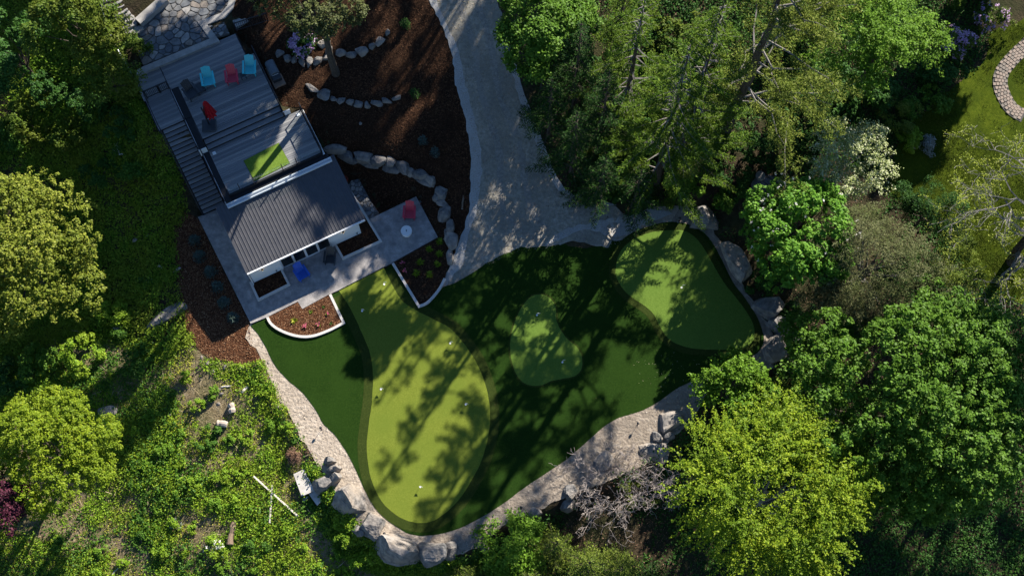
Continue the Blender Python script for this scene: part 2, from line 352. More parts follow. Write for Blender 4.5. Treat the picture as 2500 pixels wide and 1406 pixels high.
leafmat('sand_pebble', [(0, (.17, .14, .11)), (.6, (.36, .30, .24)), (1, (.60, .54, .46))], .0, rough=.9)
leafmat('silver_leaf', [(0, (.180, .204, .192)), (1, (.360, .384, .372))], .2)

# ---------------------------------------------------------------- the lie of the land
HO = P(612, 790, .1); HANG = math.radians(26.4)
HC, HS = math.cos(HANG), math.sin(HANG)
def W2(s, t):
    """house frame (s along the front, t towards the back) to world"""
    return (HO.x + s * HC - t * HS, HO.y + s * HS + t * HC)
def WL(x, y):
    x = x - HO.x; y = y - HO.y; return (x * HC + y * HS, -x * HS + y * HC)

CTRL = [(0,0,2.2),(-200,300,.5),(-200,900,-2.5),(250,300,1.6),(250,500,-.4),(100,300,.8),(100,600,-1.9),(100,100,2.2),(370,330,3.0),(430,430,1.6),(480,530,.0),
 (330,190,3.7),(300,60,4.6),(260,10,5.4),(240,120,3.8),(450,-100,4.4),(300,-150,5.6),(100,-150,3.5),
 (450,700,-.12),(420,800,-.4),(540,850,-.12),(330,700,-1.0),(300,850,-1.3),(200,1000,-1.8),(450,950,-.7),(600,930,-.3),(600,1100,-.8),(690,1130,-.6),
 (740,1250,-.9),(500,1250,-1.3),(300,1300,-2.2),(100,1350,-2.6),(850,1340,-1.1),(950,1410,-1.7),(1100,1420,-1.8),(1250,1400,-1.9),(1400,1320,-1.3),(1600,1220,-1.3),(1710,1070,-1.1),
 (1900,1150,-2),(2100,1350,-2.6),(2400,1300,-2.6),(2000,950,-1.1),(2300,900,-1.1),(2450,700,-.3),(2000,750,-.4),(1950,650,.1),(2300,500,.3),(2450,200,.7),(2100,200,1.1),
 (1800,450,.8),(1650,480,.35),(1700,300,1.5),(1500,450,.6),(1400,300,2),(1600,100,2.8),(1300,100,3.9),(1900,50,2.4),(2300,0,1.4),(2600,400,.4),(2600,1000,-1.5),
 (1300,560,.12),(1250,450,.7),(1220,300,2.0),(1180,150,3.4),(1130,0,4.6),(1100,-150,5.6),(1600,-200,4.5),(2200,-200,2.5),
 (1100,600,.2),(1120,450,.9),(1050,350,1.9),(1000,200,3.0),(1000,100,3.7),(900,50,4.2),(850,310,2.5),(750,220,3.4),(720,120,3.9),(640,40,4.1),(860,350,1.9),(930,372,1.6),(1000,395,1.3),(1060,430,1.0),
 (925,430,.3),(1000,460,.2),(1060,520,.2),(880,420,.3),(835,400,.7),(800,340,2.3),(700,250,3.2)]
cp = np.array([(*P(a, b, c)[:2], c) for a, b, c in CTRL])
def _k(d): return np.sqrt(d * d + 1.0)
_d = np.linalg.norm(cp[:, None, :2] - cp[None, :, :2], axis=2)
_A = np.zeros((len(cp) + 3,) * 2); _A[:-3, :-3] = _k(_d) + np.eye(len(cp)) * -0.02
_A[:-3, -3] = 1; _A[:-3, -2:] = cp[:, :2] / 30; _A[-3, :-3] = 1; _A[-2:, :-3] = cp[:, :2].T / 30
_w = np.linalg.solve(_A, np.concatenate([cp[:, 2], [0, 0, 0]]))

TURF = [(612,795),(652,776),(808,720),(945,655),(960,643),(1023,750),(1083,700),(1110,691),(1160,662),(1210,627),(1250,608),(1300,595),(1350,577),(1400,567),(1430,565),(1470,575),(1502,589),(1530,580),(1550,567),(1600,548),(1640,542),(1680,548),(1720,570),(1745,602),(1765,640),(1790,690),(1820,730),(1845,770),(1862,810),(1862,842),(1835,870),(1740,905),(1690,930),(1650,950),(1600,985),(1560,1005),(1510,1020),(1470,1045),(1430,1080),(1385,1120),(1340,1150),(1280,1190),(1220,1235),(1170,1265),(1120,1290),(1060,1305),(1010,1305),(975,1290),(930,1255),(895,1205),(870,1150),(850,1110),(820,1065),(790,1035),(770,1000),(740,960),(700,925),(670,890),(650,850),(630,815)]
GREEN1 = [(827,709),(855,753),(886,818),(904,865),(910,912),(909,969),(900,1039),(895,1091),(903,1156),(925,1213),(958,1250),(996,1271),(1033,1276),(1071,1264),(1118,1222),(1155,1166),(1179,1114),(1195,1048),(1195,987),(1184,936),(1160,879),(1127,832),(1099,802),(1062,781),(1015,757),(982,734),(958,696),(938,655)]
GREEN2 = [(1314,719),(1332,721),(1349,734),(1357,755),(1358,779),(1366,800),(1385,827),(1406,845),(1418,863),(1422,883),(1418,904),(1403,918),(1373,925),(1346,930),(1326,939),(1305,942),(1281,936),(1263,918),(1252,892),(1246,863),(1246,833),(1252,803),(1263,770),(1281,739),(1299,723)]
GREEN3 = [(1644,563),(1670,564),(1695,578),(1713,599),(1727,621),(1745,653),(1766,688),(1791,720),(1816,752),(1834,781),(1842,805),(1839,830),(1823,846),(1798,852),(1756,854),(1699,851),(1670,846),(1642,834),(1624,818),(1610,795),(1601,777),(1592,763),(1574,747),(1546,729),(1521,706),(1505,677),(1503,656),(1509,628),(1521,606),(1546,585),(1592,567)]
SAND = [(612,792),(622,850),(640,880),(655,915),(670,950),(685,985),(700,1002),(715,1030),(735,1070),(755,1100),(775,1135),(800,1180),(840,1240),(870,1275),(920,1310),(960,1335),(1060,1352),(1130,1348),(1185,1325),(1210,1295),(1260,1265),(1300,1250),(1360,1220),(1420,1195),(1500,1165),(1570,1135),(1620,1100),(1640,1065),(1690,1030),(1715,970),(1760,935),(1830,915),(1890,895),(1900,840),(1872,790),(1850,755),(1825,715),(1800,670),(1772,620),(1748,572),(1700,520),(1650,500),(1600,505),(1560,520),(1530,530),(1500,560),(1500,610),(1350,640),(1100,730),(900,760)]
PATIO = [(483,530),(612,790),(652,774),(727,736),(738,754),(804,718),(825,709),(937,651),(960,640),(1069,579),(1016,480),(902,535),(875,490),(848,455),(700,500),(560,500)]
DRIVE = [(1000,-260),(1030,-60),(1050,0),(1080,60),(1106,131),(1116,207),(1136,279),(1147,339),(1153,398),(1151,458),(1147,518),(1136,558),(1120,600),(1103,645),(1087,680),(1080,708),(1170,690),(1270,630),(1400,590),(1500,610),(1560,575),(1600,560),(1620,540),(1590,520),(1540,530),(1500,505),(1442,484),(1387,470),(1359,438),(1339,390),(1323,347),(1299,287),(1275,223),(1255,159),(1231,72),(1215,0),(1195,-60),(1160,-260)]
STONE = [(318,90),(350,160),(520,92),(488,50),(540,30),(568,5),(585,-60),(440,-60),(400,8),(345,58)]
house_pad = [W2(*p) for p in ((1.35, 2.5), (8.55, 2.5), (8.55, 10.3), (1.9, 10.3), (1.9, 8.2), (1.35, 8.0))]
deck_pad = [W2(*p) for p in ((0, 12.5), (7.2, 10.6), (7.2, 16.9), (0, 16.9))]
stair_pad = [W2(*p) for p in ((.1, 8.0), (1.7, 8.0), (1.7, 12.6), (.1, 12.6))]
PADS = [(pw(STONE, 4.2), 4.14, 1.2), (deck_pad, 3.45, .8), (pw(DRIVE[9:33], .1), None, 0), (pw(SAND, 0), -.03, 1.0), (pw(PATIO, .1), -.04, .5),
        ([W2(*p) for p in ((8.7, 1.5), (9.6, 1.5), (10.2, 3.2), (10.0, 6.0), (8.7, 6.2))], .03, .4), (house_pad, -.2, .12)]
PADS = [p for p in PADS if p[1] is not None]
def ZT(x, y):
    x = np.atleast_1d(np.asarray(x, float)); y = np.atleast_1d(np.asarray(y, float)); sh = x.shape; x = x.ravel(); y = y.ravel()
    z = np.empty(len(x))
    for i in range(0, len(x), 20000):
        d = np.hypot(x[i:i+20000, None] - cp[None, :, 0], y[i:i+20000, None] - cp[None, :, 1])
        z[i:i+20000] = _k(d) @ _w[:-3] + _w[-3] + x[i:i+20000] / 30 * _w[-2] + y[i:i+20000] / 30 * _w[-1]
    z = np.clip(z, -4.5, 8.0)
    z += .05 * nz(x, y, 1.3)
    # ground under the long stair falls with it
    s, t = WL(x, y)
    d, ins = poly_dist(x, y, stair_pad); k = np.where(ins, 1, np.clip(1 - d / .6, 0, 1)); k = k * k * (3 - 2 * k)
    z = z * (1 - k) + k * (np.clip((t - 8.0) / 4.7, 0, 1) * 3.9 - .55)
    for poly, pz, bl in PADS:
        d, ins = poly_dist(x, y, poly); k = np.where(ins, 1, np.clip(1 - d / bl, 0, 1)); k = k * k * (3 - 2 * k)
        z = z * (1 - k) + pz * k
    return z.reshape(sh)
def zt(x, y): return float(ZT(x, y)[0])
def G(px, py, it=6):
    """the point of the ground the photograph shows at (px, py)"""
    z = 0.0
    for _ in range(it):
        p = P(px, py, z); z = .3 * z + .7 * zt(p.x, p.y)
    p = P(px, py, z); return Vector((p.x, p.y, zt(p.x, p.y)))

def axis(lo, hi, f0, f1, step):
    a = list(np.arange(f0, f1 + 1e-6, step)); v, s = f0, step
    while v > lo: s *= 1.35; v -= s; a.insert(0, v)
    v, s = f1, step
    while v < hi: s *= 1.35; v += s; a.append(v)
    return np.array(a)
ax = axis(-260, 260, -37, 37, .3); ay = axis(-200, 330, 5, 58, .3)
X, Y = np.meshgrid(ax, ay); Z = ZT(X, Y); ny, nx = X.shape
gi = np.arange(nx * ny).reshape(ny, nx)
fq = np.stack([gi[:-1, :-1], gi[:-1, 1:], gi[1:, 1:], gi[1:, :-1]], -1).reshape(-1, 4)
me = bpy.data.meshes.new('ground'); vv = np.stack([X, Y, Z], -1).reshape(-1, 3).astype(np.float32)
me.vertices.add(len(vv)); me.vertices.foreach_set('co', vv.ravel()); me.loops.add(fq.size); me.loops.foreach_set('vertex_index', fq.ravel().astype(np.int32))
me.polygons.add(len(fq)); me.polygons.foreach_set('loop_start', np.arange(0, fq.size, 4, dtype=np.int32)); me.update(calc_edges=True)
me.polygons.foreach_set('use_smooth', [True] * len(fq))
tag(mesh_obj('ground', me, M['soil']), kind='structure')

def sheet(name, poly, mat, zoff, drape=True, step=.45, skirt=.06, kind='structure', jitter=0, zfn=None):
    """a sheet of ground filling the outline poly (world xy), lying on the land"""
    pts = [Vector(p) for p in poly]; n = len(pts)
    xs = [p[0] for p in poly]; ys = [p[1] for p in poly]
    inner = []
    if drape:
        gx, gy = np.meshgrid(np.arange(min(xs), max(xs), step), np.arange(min(ys), max(ys), step))
        gx = gx.ravel(); gy = gy.ravel(); d, ins = poly_dist(gx, gy, poly); k = ins & (d > step * .35)
        inner = [Vector((a, b)) for a, b in zip(gx[k], gy[k])]
    r = delaunay_2d_cdt(pts + inner, [(i, (i + 1) % n) for i in range(n)], [list(range(n))], 1, 1e-5)
    v2, fs = r[0], r[2]
    x = np.array([p.x for p in v2]); y = np.array([p.y for p in v2])
    if zfn is not None: z = zfn(x, y)
    else: z = (ZT(x, y) + zoff) if drape else np.full(len(x), zoff)
    verts = [(a, b, c) for a, b, c in zip(x, y, z)]
    fs = [tuple(f) for f in fs]
    fs = [f if (Vector(v2[f[1]]) - Vector(v2[f[0]])).cross(Vector(v2[f[2]]) - Vector(v2[f[0]])) > 0 else f[::-1] for f in fs]
    # skirt down into the ground
    cnt = {}
    for f in fs:
        for i in range(len(f)):
            e = (f[i], f[(i + 1) % len(f)]); cnt[e] = 1
    low = {}
    for a, b in list(cnt):
        if (b, a) in cnt: continue
        for q in (a, b):
            if q not in low: low[q] = len(verts); verts.append((verts[q][0], verts[q][1], verts[q][2] - skirt))
        fs.append((b, a, low[a], low[b]))
    me = bpy.data.meshes.new(name); me.from_pydata(verts, [], fs); me.update()
    return tag(mesh_obj(name, me, M[mat]), kind=kind)

turf_w = spline(pw(TURF[:1]) + pw(TURF[1:]), 3)
# straight edges against patio and beds stay straight: rebuild them by hand
turf_w = pw([(612,795),(640,782)]) + pw([(652,776),(808,720),(945,655),(960,643),(1023,750),(1060,722),(1083,700)]) + spline(pw(TURF[7:]), 4, closed=False)
sheet('sand_path', wiggle(spline(pw(SAND), 2), .10, 3, .3), 'sand', .0, drape=False, skirt=.15)
SHADED_DIRT = [(1060,1290),(1062,1352),(1130,1348),(1185,1325),(1210,1295),(1260,1265),(1300,1250),(1360,1220),(1420,1195),(1500,1165),(1570,1135),(1620,1100),(1640,1065),(1690,1030),(1715,970),(1760,935),(1830,915),(1890,895),(1900,840),(1872,790),(1850,755),(1825,715),(1800,670),(1772,620),(1748,572),(1700,520),(1660,505),(1640,560),(1700,600),(1800,800),(1800,850),(1650,920),(1500,1000),(1380,1090),(1230,1200)]
sheet('shaded_dirt_path', wiggle(spline(pw(SHADED_DIRT), 2), .10, 33, .3), 'shaded_dirt', .008, drape=False, skirt=.15)  # greyer stretch of path; part of its dark tone is painted tree shadow
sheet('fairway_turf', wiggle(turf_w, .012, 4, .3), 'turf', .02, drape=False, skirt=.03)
g1 = pw(GREEN1[:1]) + spline(pw(GREEN1), 4, closed=False)[1:]
g2 = spline(pw(GREEN2), 4); g3 = spline(pw(GREEN3), 4)
f1 = offset_poly(g1, .56)
# the fringe of the long green ends at the patio
f1 = [p for p in f1 if WL(*p)[1] < -.02 + .0 * p[0]]
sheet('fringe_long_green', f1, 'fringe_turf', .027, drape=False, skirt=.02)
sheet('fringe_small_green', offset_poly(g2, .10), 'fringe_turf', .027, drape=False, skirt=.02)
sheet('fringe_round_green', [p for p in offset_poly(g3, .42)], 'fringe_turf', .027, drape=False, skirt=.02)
sheet('putting_green_long', wiggle(g1, .012, 51, .25), 'putting_turf', .034, drape=False, skirt=.02)
sheet('putting_green_small', wiggle(g2, .012, 52, .25), 'cool_putting_turf', .034, drape=False, skirt=.02)
sheet('putting_green_round', wiggle(g3, .012, 53, .25), 'cool_putting_turf', .034, drape=False, skirt=.02)
drive_w = spline(pw(DRIVE, 0), 1)
def gpoly(pts): return [tuple(G(a, b)[:2]) for a, b in pts]
drive_w = gpoly(DRIVE)
sheet('gravel_drive', wiggle(spline(drive_w, 2), .07, 8), 'gravel', .035, skirt=.1)
EDGE_L = [(1050,0),(1080,60),(1106,131),(1116,207),(1136,279),(1147,339),(1153,398),(1151,458),(1147,518),(1136,558),(1120,600),(1103,645),(1087,680),(1081,702)]
EDGE_LW = [16,10,16,20,20,22,24,22,16,14,18,26,16,6]
el = gpoly([(a - 3, b) for a, b in EDGE_L]); er = gpoly([(a + w, b) for (a, b), w in zip(EDGE_L, EDGE_LW)])
sheet('drive_edge_gravel_west', wiggle(spline(el, 3, False) + spline(er[::-1], 3, False), .06, 9, .2), 'pale_gravel', .05, step=.3, skirt=.1)
EDGE_R = [(1231,72),(1255,159),(1275,223),(1299,287),(1323,347),(1339,390),(1359,438),(1387,470),(1442,484),(1500,500)]
EDGE_RW = [6,8,12,14,14,10,10,12,10,8]
el = gpoly([(a - w, b + w * .3) for (a, b), w in zip(EDGE_R, EDGE_RW)]); er = gpoly([(a + 3, b) for a, b in EDGE_R])
sheet('drive_edge_gravel_east', wiggle(spline(el, 3, False) + spline(er[::-1], 3, False), .05, 10, .2), 'pale_gravel', .05, step=.3, skirt=.1)
# crushed stone where the drive meets the round green
cr = gpoly([(1330,600),(1400,572),(1440,560),(1490,578),(1530,570),(1580,545),(1640,522),(1590,512),(1540,528),(1490,535),(1440,545),(1380,560)])
sheet('crushed_stone_apron', wiggle(spline(cr, 2), .08, 12, .25), 'pale_gravel', .046, step=.3, skirt=.1)
for k_, nm in ((.36, 'west'), (.66, 'east')):      # packed wheel tracks
    ctr = [(1120,-60),(1140,0),(1160,60),(1180,131),(1190,207),(1212,279),(1235,339),(1246,398),(1250,458),(1262,518),(1300,560)]; hw = [70,72,72,70,72,78,86,92,104,115,120]
    mid = gpoly([(a - w + 2 * w * k_, b) for (a, b), w in zip(ctr, hw)]); l_ = spline([(x - .2, y) for x, y in mid], 3, False); r_ = spline([(x + .22, y) for x, y in mid], 3, False)
    sheet('wheel_track_' + nm, wiggle(l_ + r_[::-1], .07, 17, .25), 'packed_gravel', .042, step=.3, skirt=.02)
MULCH_R = [(560,-70),(1020,-70)] + [(a - 2, b) for a, b in EDGE_L[:12]] + [(1092,655),(1069,579),(1016,480),(925,521),(905,490),(876,437),(848,448),(812,398),(790,350),(730,262),(688,258),(610,118),(575,80),(565,30)]
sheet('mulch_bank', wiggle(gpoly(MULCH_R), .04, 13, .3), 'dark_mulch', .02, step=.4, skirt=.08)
MULCH_L = [(425,560),(452,520),(483,532),(612,792),(622,850),(640,882),(600,893),(560,885),(520,880),(490,862),(470,835),(448,790),(440,720),(428,650)]
sheet('mulch_strip', wiggle(gpoly(MULCH_L), .06, 14, .3), 'mulch', .02, step=.35, skirt=.08)
MEADOW = [(-120,930),(120,830),(300,830),(480,850),(560,885),(640,882),(670,950),(715,1030),(775,1135),(840,1240),(920,1315),(980,1360),(960,1480),(-150,1480)]
sheet('meadow_ground', wiggle(gpoly(MEADOW), .12, 15, .5), 'meadow_soil', .015, step=.5, skirt=.08)
LAWN = [(2180,430),(2200,330),(2280,250),(2400,150),(2420,80),(2480,60),(2640,20),(2640,720),(2440,720),(2350,660),(2310,560),(2240,510),(2170,480)]
sheet('lawn', wiggle(spline(gpoly(LAWN), 2), .12, 16, .4), 'lawn', .02, step=.5, skirt=.08)

# ---------------------------------------------------------------- patio, beds, flagstones
def slab(name, poly, z0, z1, mat, bevel=0.0, parent=None, loc=(0, 0, 0)):
    return MB().prism(poly, z0, z1).build(name, M[mat], parent, loc, bevel=bevel)
tag(slab('patio', pw(PATIO, .1), -.05, .10, 'stamped_concrete'), kind='structure')
# paler trowelled edge along the turf
def strip(name, a, b, w, z0, z1, mat, parent=None):
    a, b = Vector(a[:2]), Vector(b[:2]); d = (b - a).normalized(); n = Vector((-d.y, d.x)) * w / 2
    return MB().prism([tuple(a + n), tuple(b + n), tuple(b - n), tuple(a - n)], z0, z1).build(name, M[mat], parent)
def curb(path, w, z0, z1):
    """one closed band of kerb along an open path"""
    n = len(path); l, r = [], []
    for i in range(n):
        a = Vector(path[max(i - 1, 0)]); b = Vector(path[min(i + 1, n - 1)]); p = Vector(path[i])
        d = (b - a).normalized()
        if 0 < i < n - 1:
            d1 = (p - a).normalized(); d2 = (b - p).normalized(); m = (d1 + d2).normalized(); k = 1 / max(.5, m.dot(d1)); d = m
        else: k = 1
        nn = Vector((-d.y, d.x)) * (w / 2 * k); l.append(p + nn); r.append(p - nn)
    mb = MB()
    for i in range(n - 1):
        mb.prism([tuple(l[i]), tuple(l[i+1]), tuple(r[i+1]), tuple(r[i])], z0, z1)
    return mb
def bed(name, label, path, close, mulch_z, cz=.16, w=.16, mat='mulch'):
    r = empty(name, (0, 0, 0)); tag(r, label, 'garden bed')
    curb(path, w, -.05, cz).build('kerb', M['curb_concrete'], r)
    MB().prism(list(path) + list(close), -.05, mulch_z).build('mulch_fill', M[mat], r)
    return r
arc = spline(pw([(653,775),(660,788),(672,799),(690,809),(715,818),(740,822),(765,820),(790,812),(815,801),(839,788)], .1), 3, False)
bedA = bed('garden_bed', 'crescent mulch bed with white kerb, in full sun below the house', arc + pw([(838,786),(806,719)], .1), pw([(803,720),(739,755),(727,738),(655,774)], .1), .11)
bedB_path = pw([(959,643),(1023,748)], .1) + spline(pw([(1023,748),(1042,740),(1060,722),(1075,702),(1086,680)], .1), 3, False)[1:]
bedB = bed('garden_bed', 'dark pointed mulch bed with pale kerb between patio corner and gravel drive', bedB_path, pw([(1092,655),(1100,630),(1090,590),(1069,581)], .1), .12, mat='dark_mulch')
pr = [(848,455),(930,590),(838,632),(819,598)]
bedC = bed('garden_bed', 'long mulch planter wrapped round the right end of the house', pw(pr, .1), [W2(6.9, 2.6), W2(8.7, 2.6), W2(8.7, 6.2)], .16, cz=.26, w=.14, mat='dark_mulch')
bedD = bed('garden_bed', 'small square mulch planter at the left end of the house front', pw([(612,690),(632,733),(706,696),(688,660)], .1), [W2(3.25, 2.5), W2(1.2, 2.5)], .16, cz=.28, w=.14, mat='dark_mulch')

def voronoi_stones(region, n, seed, gap, jit=.0, relax=3):
    rng = np.random.default_rng(seed); xs = [p[0] for p in region]; ys = [p[1] for p in region]
    pts = []
    while len(pts) < n:
        q = np.array([rng.uniform(min(xs), max(xs)), rng.uniform(min(ys), max(ys))])
        d, i = poly_dist(q[:1], q[1:], region)
        if i[0] and (not pts or min(np.hypot(*(q - p)) for p in pts) > .55 * math.sqrt((max(xs)-min(xs))*(max(ys)-min(ys)) / n) * rng.uniform(.6, 1.25)): pts.append(q)
    pts = np.array(pts); cells = []
    for i, c in enumerate(pts):
        poly = [(c[0] + 1.1 * math.cos(a * math.pi / 8), c[1] + 1.1 * math.sin(a * math.pi / 8)) for a in range(16)]
        for j, o in enumerate(pts):
            if i == j or np.hypot(*(o - c)) > 2.4: continue
            m = (c + o) / 2; nn = (o - c) / np.hypot(*(o - c)); m = m - nn * gap / 2; out = []
            for k in range(len(poly)):
                a, b = np.array(poly[k]), np.array(poly[(k + 1) % len(poly)]); da, db = (a - m) @ nn, (b - m) @ nn
                if da <= 0: out.append(tuple(a))
                if da * db < 0: out.append(tuple(a + (b - a) * (da / (da - db))))
            poly = out
            if len(poly) < 3: break
        # keep inside the region
        if len(poly) >= 3:
            P2 = []
            for q in poly:
                d, ii = poly_dist([q[0]], [q[1]], region)
                if not ii[0]:
                    a, b = np.array(c), np.array(q)
                    lo, hi = 0., 1.
                    for _ in range(12):
                        mid = (lo + hi) / 2; w = a + (b - a) * mid
                        _, i2 = poly_dist([w[0]], [w[1]], region)
                        if i2[0]: lo = mid
                        else: hi = mid
                    q = tuple(a + (b - a) * lo)
                P2.append(q)
            # round the corners: cut every corner
            cut = []
            for k in range(len(P2)):
                a, b = Vector(P2[k]), Vector(P2[(k + 1) % len(P2)])
                if (b - a).length < .02: continue
                cut += [tuple(a.lerp(b, rng.uniform(.12, .25))), tuple(a.lerp(b, 1 - rng.uniform(.12, .25)))]
            if len(cut) >= 3: cells.append(cut)
    return cells
rs = random.Random(21)
stone_w = pw(STONE, 4.2)
tf = tag(slab('flagstone_terrace', stone_w, 4.0, 4.17, 'joint'), kind='structure')
for c in voronoi_stones(stone_w, 105, 5, .06):
    h = rs.uniform(4.195, 4.225); slab('flagstone', c, 4.1, h, 'flagstone%d' % rs.choice((0, 0, 1, 2, 2, 3)), parent=tf)
small_w = pw([(500,55),(525,92),(560,82),(545,48),(530,38)], 4.15)
tf2 = tag(slab('flagstone_corner', small_w, 3.9, 4.12, 'joint'), kind='structure')
for c in voronoi_stones(small_w, 14, 6, .05): slab('flagstone', c, 4.05, 4.15, 'flagstone%d' % rs.randrange(4), parent=tf2)
path_w = pw([(849,453),(858,440),(876,437),(890,462),(905,490),(926,521),(902,535),(875,492)], .1)
tp = tag(slab('flagstone_path', path_w, -.05, .055, 'joint'), kind='structure')
for c in voronoi_stones(path_w, 30, 9, .04): slab('flagstone', c, .0, rs.uniform(.085, .10), 'flagstone%d' % rs.choice((0, 2, 2, 1)), parent=tp)
# coping round the terrace
cop = tag(curb(pw([(330,182),(352,170),(524,98),(494,57),(545,38),(562,18),(572,-20)], 4.25), .42, 3.9, 4.27).build('terrace_coping', M['concrete']), kind='structure')
# retaining bench wall and footbridge
a, b = P(336, 52, 4.7), P(402, -6, 4.7)
tag(strip('bench_wall', a, b, .55, 4.1, 4.7, 'concrete'), 'low grey concrete bench wall beside the stone steps', 'wall')
wk = empty('walkway', (0, 0, 0)); tag(wk, 'brown concrete walkway leading off the terrace under the tree', 'walkway')
strip('slab', P(566, 48, 4.1), P(690, -4, 4.1), 1.25, 3.85, 4.1, 'concrete', wk)
a, b = P(578, 76, 4.1), P(655, 52, 4.1)
fr = empty('picket_railing', (0, 0, 0)); tag(fr, 'black picket railing along the walkway beside the tree', 'railing')
def picket(root, a, b, z, h=1.05, n=16, posts=(0, .5, 1)):
    a, b = Vector((a[0], a[1], z)), Vector((b[0], b[1], z)); up = Vector((0, 0, 1))
    for q in posts: MB().bar(a.lerp(b, q), a.lerp(b, q) + up * (h + .05), .07).build('post', M['black_metal'], root)
    MB().bar(a + up * h, b + up * h, .06, .05).build('top_rail', M['black_metal'], root)
    MB().bar(a + up * .1, b + up * .1, .045).build('bottom_rail', M['black_metal'], root)
    for i in range(1, n): MB().bar(a.lerp(b, i / n) + up * .1, a.lerp(b, i / n) + up * h, .028).build('picket', M['black_metal'], root)
picket(fr, a, b, 4.08)
# stone steps climbing out of the terrace
OR = ['first', 'second', 'third', 'fourth', 'fifth', 'sixth', 'seventh', 'eighth', 'ninth', 'tenth', 'eleventh', 'twelfth', 'thirteenth', 'fourteenth', 'fifteenth', 'sixteenth', 'seventeenth', 'eighteenth', 'nineteenth', 'twentieth']
st = empty('stone_steps', (0, 0, 0)); tag(st, 'pale rough stone steps climbing to the top left corner', 'steps')
for i, (sx, sy) in enumerate(((326,76),(312,60),(303,48),(295,37),(288,27),(281,16),(274,6),(266,-6),(258,-18))):
    z = 4.36 + .16 * i; c = P(sx, sy, z); rr = random.Random(i); mb = MB(); poly = []
    for k in range(14):
        t = 2 * math.pi * k / 14; ex = .62 * (1 + rr.uniform(-.08, .08)); ey = .26 * (1 + rr.uniform(-.14, .14))
        cx, cy = math.copysign(abs(math.cos(t)) ** .55, math.cos(t)) * ex, math.copysign(abs(math.sin(t)) ** .6, math.sin(t)) * ey
        an = math.radians(24); poly.append((c.x + cx * math.cos(an) - cy * math.sin(an), c.y + cx * math.sin(an) + cy * math.cos(an)))
    mb.prism(poly, z - .3, z); mb.build('step_slab', M['flagstone1'], st, bevel=.02)
hr = empty('handrail', (0, 0, 0)); tag(hr, 'thin black handrail up the left side of the stone steps', 'handrail')
hp = [P(x, y, z) for x, y, z in ((303,76,5.2),(288,52,5.6),(272,26,6.0),(256,0,6.4),(246,-18,6.7))]
MB().tube(hp, .022, 6).build('rail', M['black_metal'], hr)
for p in hp: MB().bar(p, p - Vector((0, 0, 1.0)), .045).build('post', M['black_metal'], hr)
cb = empty('slope_handrail', (0, 0, 0)); tag(cb, 'thin pale handrail running down the bank beside the terrace', 'handrail')
hp = [P(x, y, z) for x, y, z in ((243,-10,5.6),(249,20,5.4),(258,55,5.1),(272,90,4.9),(292,130,4.8),(310,160,4.8),(322,182,4.8))]
MB().tube(hp, .022, 6).build('rail', M['steel'], cb)
for p in hp[1:]: MB().bar(p, Vector((p.x, p.y, zt(p.x, p.y) - .1)), .04).build('post', M['black_metal'], cb)

# ---------------------------------------------------------------- the house
house = empty('garden_house', HO - Vector((0, 0, .1)), HANG); tag(house, 'low white garden house with dark ribbed metal roof and sliding glass doors', 'house')
S0, S1, T0, T1 = 1.27, 8.72, 2.36, 10.4
ZE, ZB = 2.50, 3.02                       # eave and back of the roof
def hpart(mb, name, mat, parent=None, **k): return mb.build(name, M[mat], parent or house, **k)
hpart(MB().box(S0, 3.22, T0, T0 + .2, -.05, 2.42), 'front_wall', 'white_wall')
hpart(MB().box(6.75, S1, T0, T0 + .2, -.05, 2.42), 'front_wall', 'white_wall')
hpart(MB().box(3.22, 6.75, T0 + .02, T0 + .18, 2.22, 2.42), 'door_header', 'white_wall')
hpart(MB().box(S0, S0 + .2, T0 + .2, 6.75, -.05, 2.42), 'side_wall', 'white_wall')
hpart(MB().box(S1 - .2, S1, T0 + .2, T1, -.05, 2.42).box(S1 - .17, S1 - .02, 6.9, T1, 2.42, 3.2), 'side_wall', 'white_wall')
hpart(MB().box(2.0, S1 - .2, T1 - .2, T1, -.05, 3.2).box(1.9, 2.0, 6.75, T1 - .2, -.05, 3.08), 'back_wall', 'black_fascia')
hpart(MB().box(S0 + .2, S1 - .2, T0 + .25, T1 - .2, -.05, .06), 'floor', 'room_dark')
hpart(MB().box(S0 + .2, S1 - .2, 5.2, 5.3, .06, 2.4), 'partition', 'room_dark')
# sliding doors: frame, four sashes each with a pane
hpart(MB().box(3.22, 3.30, T0 - .02, T0 + .14, .06, 2.22).box(6.67, 6.75, T0 - .02, T0 + .14, .06, 2.22).box(3.30, 6.67, T0 - .02, T0 + .14, 2.14, 2.22).box(3.22, 6.75, T0 - .06, T0 + .16, .03, .09), 'door_frame', 'white_metal')
for i in range(4):
    a = 3.30 + i * .8425; b = a + .8425; y = T0 + (.04 if i in (1, 2) else .085)
    sash = hpart(MB().box(a, a + .07, y, y + .04, .09, 2.14).box(b - .07, b, y, y + .04, .09, 2.14).box(a + .07, b - .07, y, y + .04, .09, .26 if i in (1, 2) else .17).box(a + .07, b - .07, y, y + .04, 2.05, 2.14), 'door_sash', 'white_metal')
    MB().box(a + .07, b - .07, y + .015, y + .025, .17, 2.05).build('pane', M['door_glass'], sash)
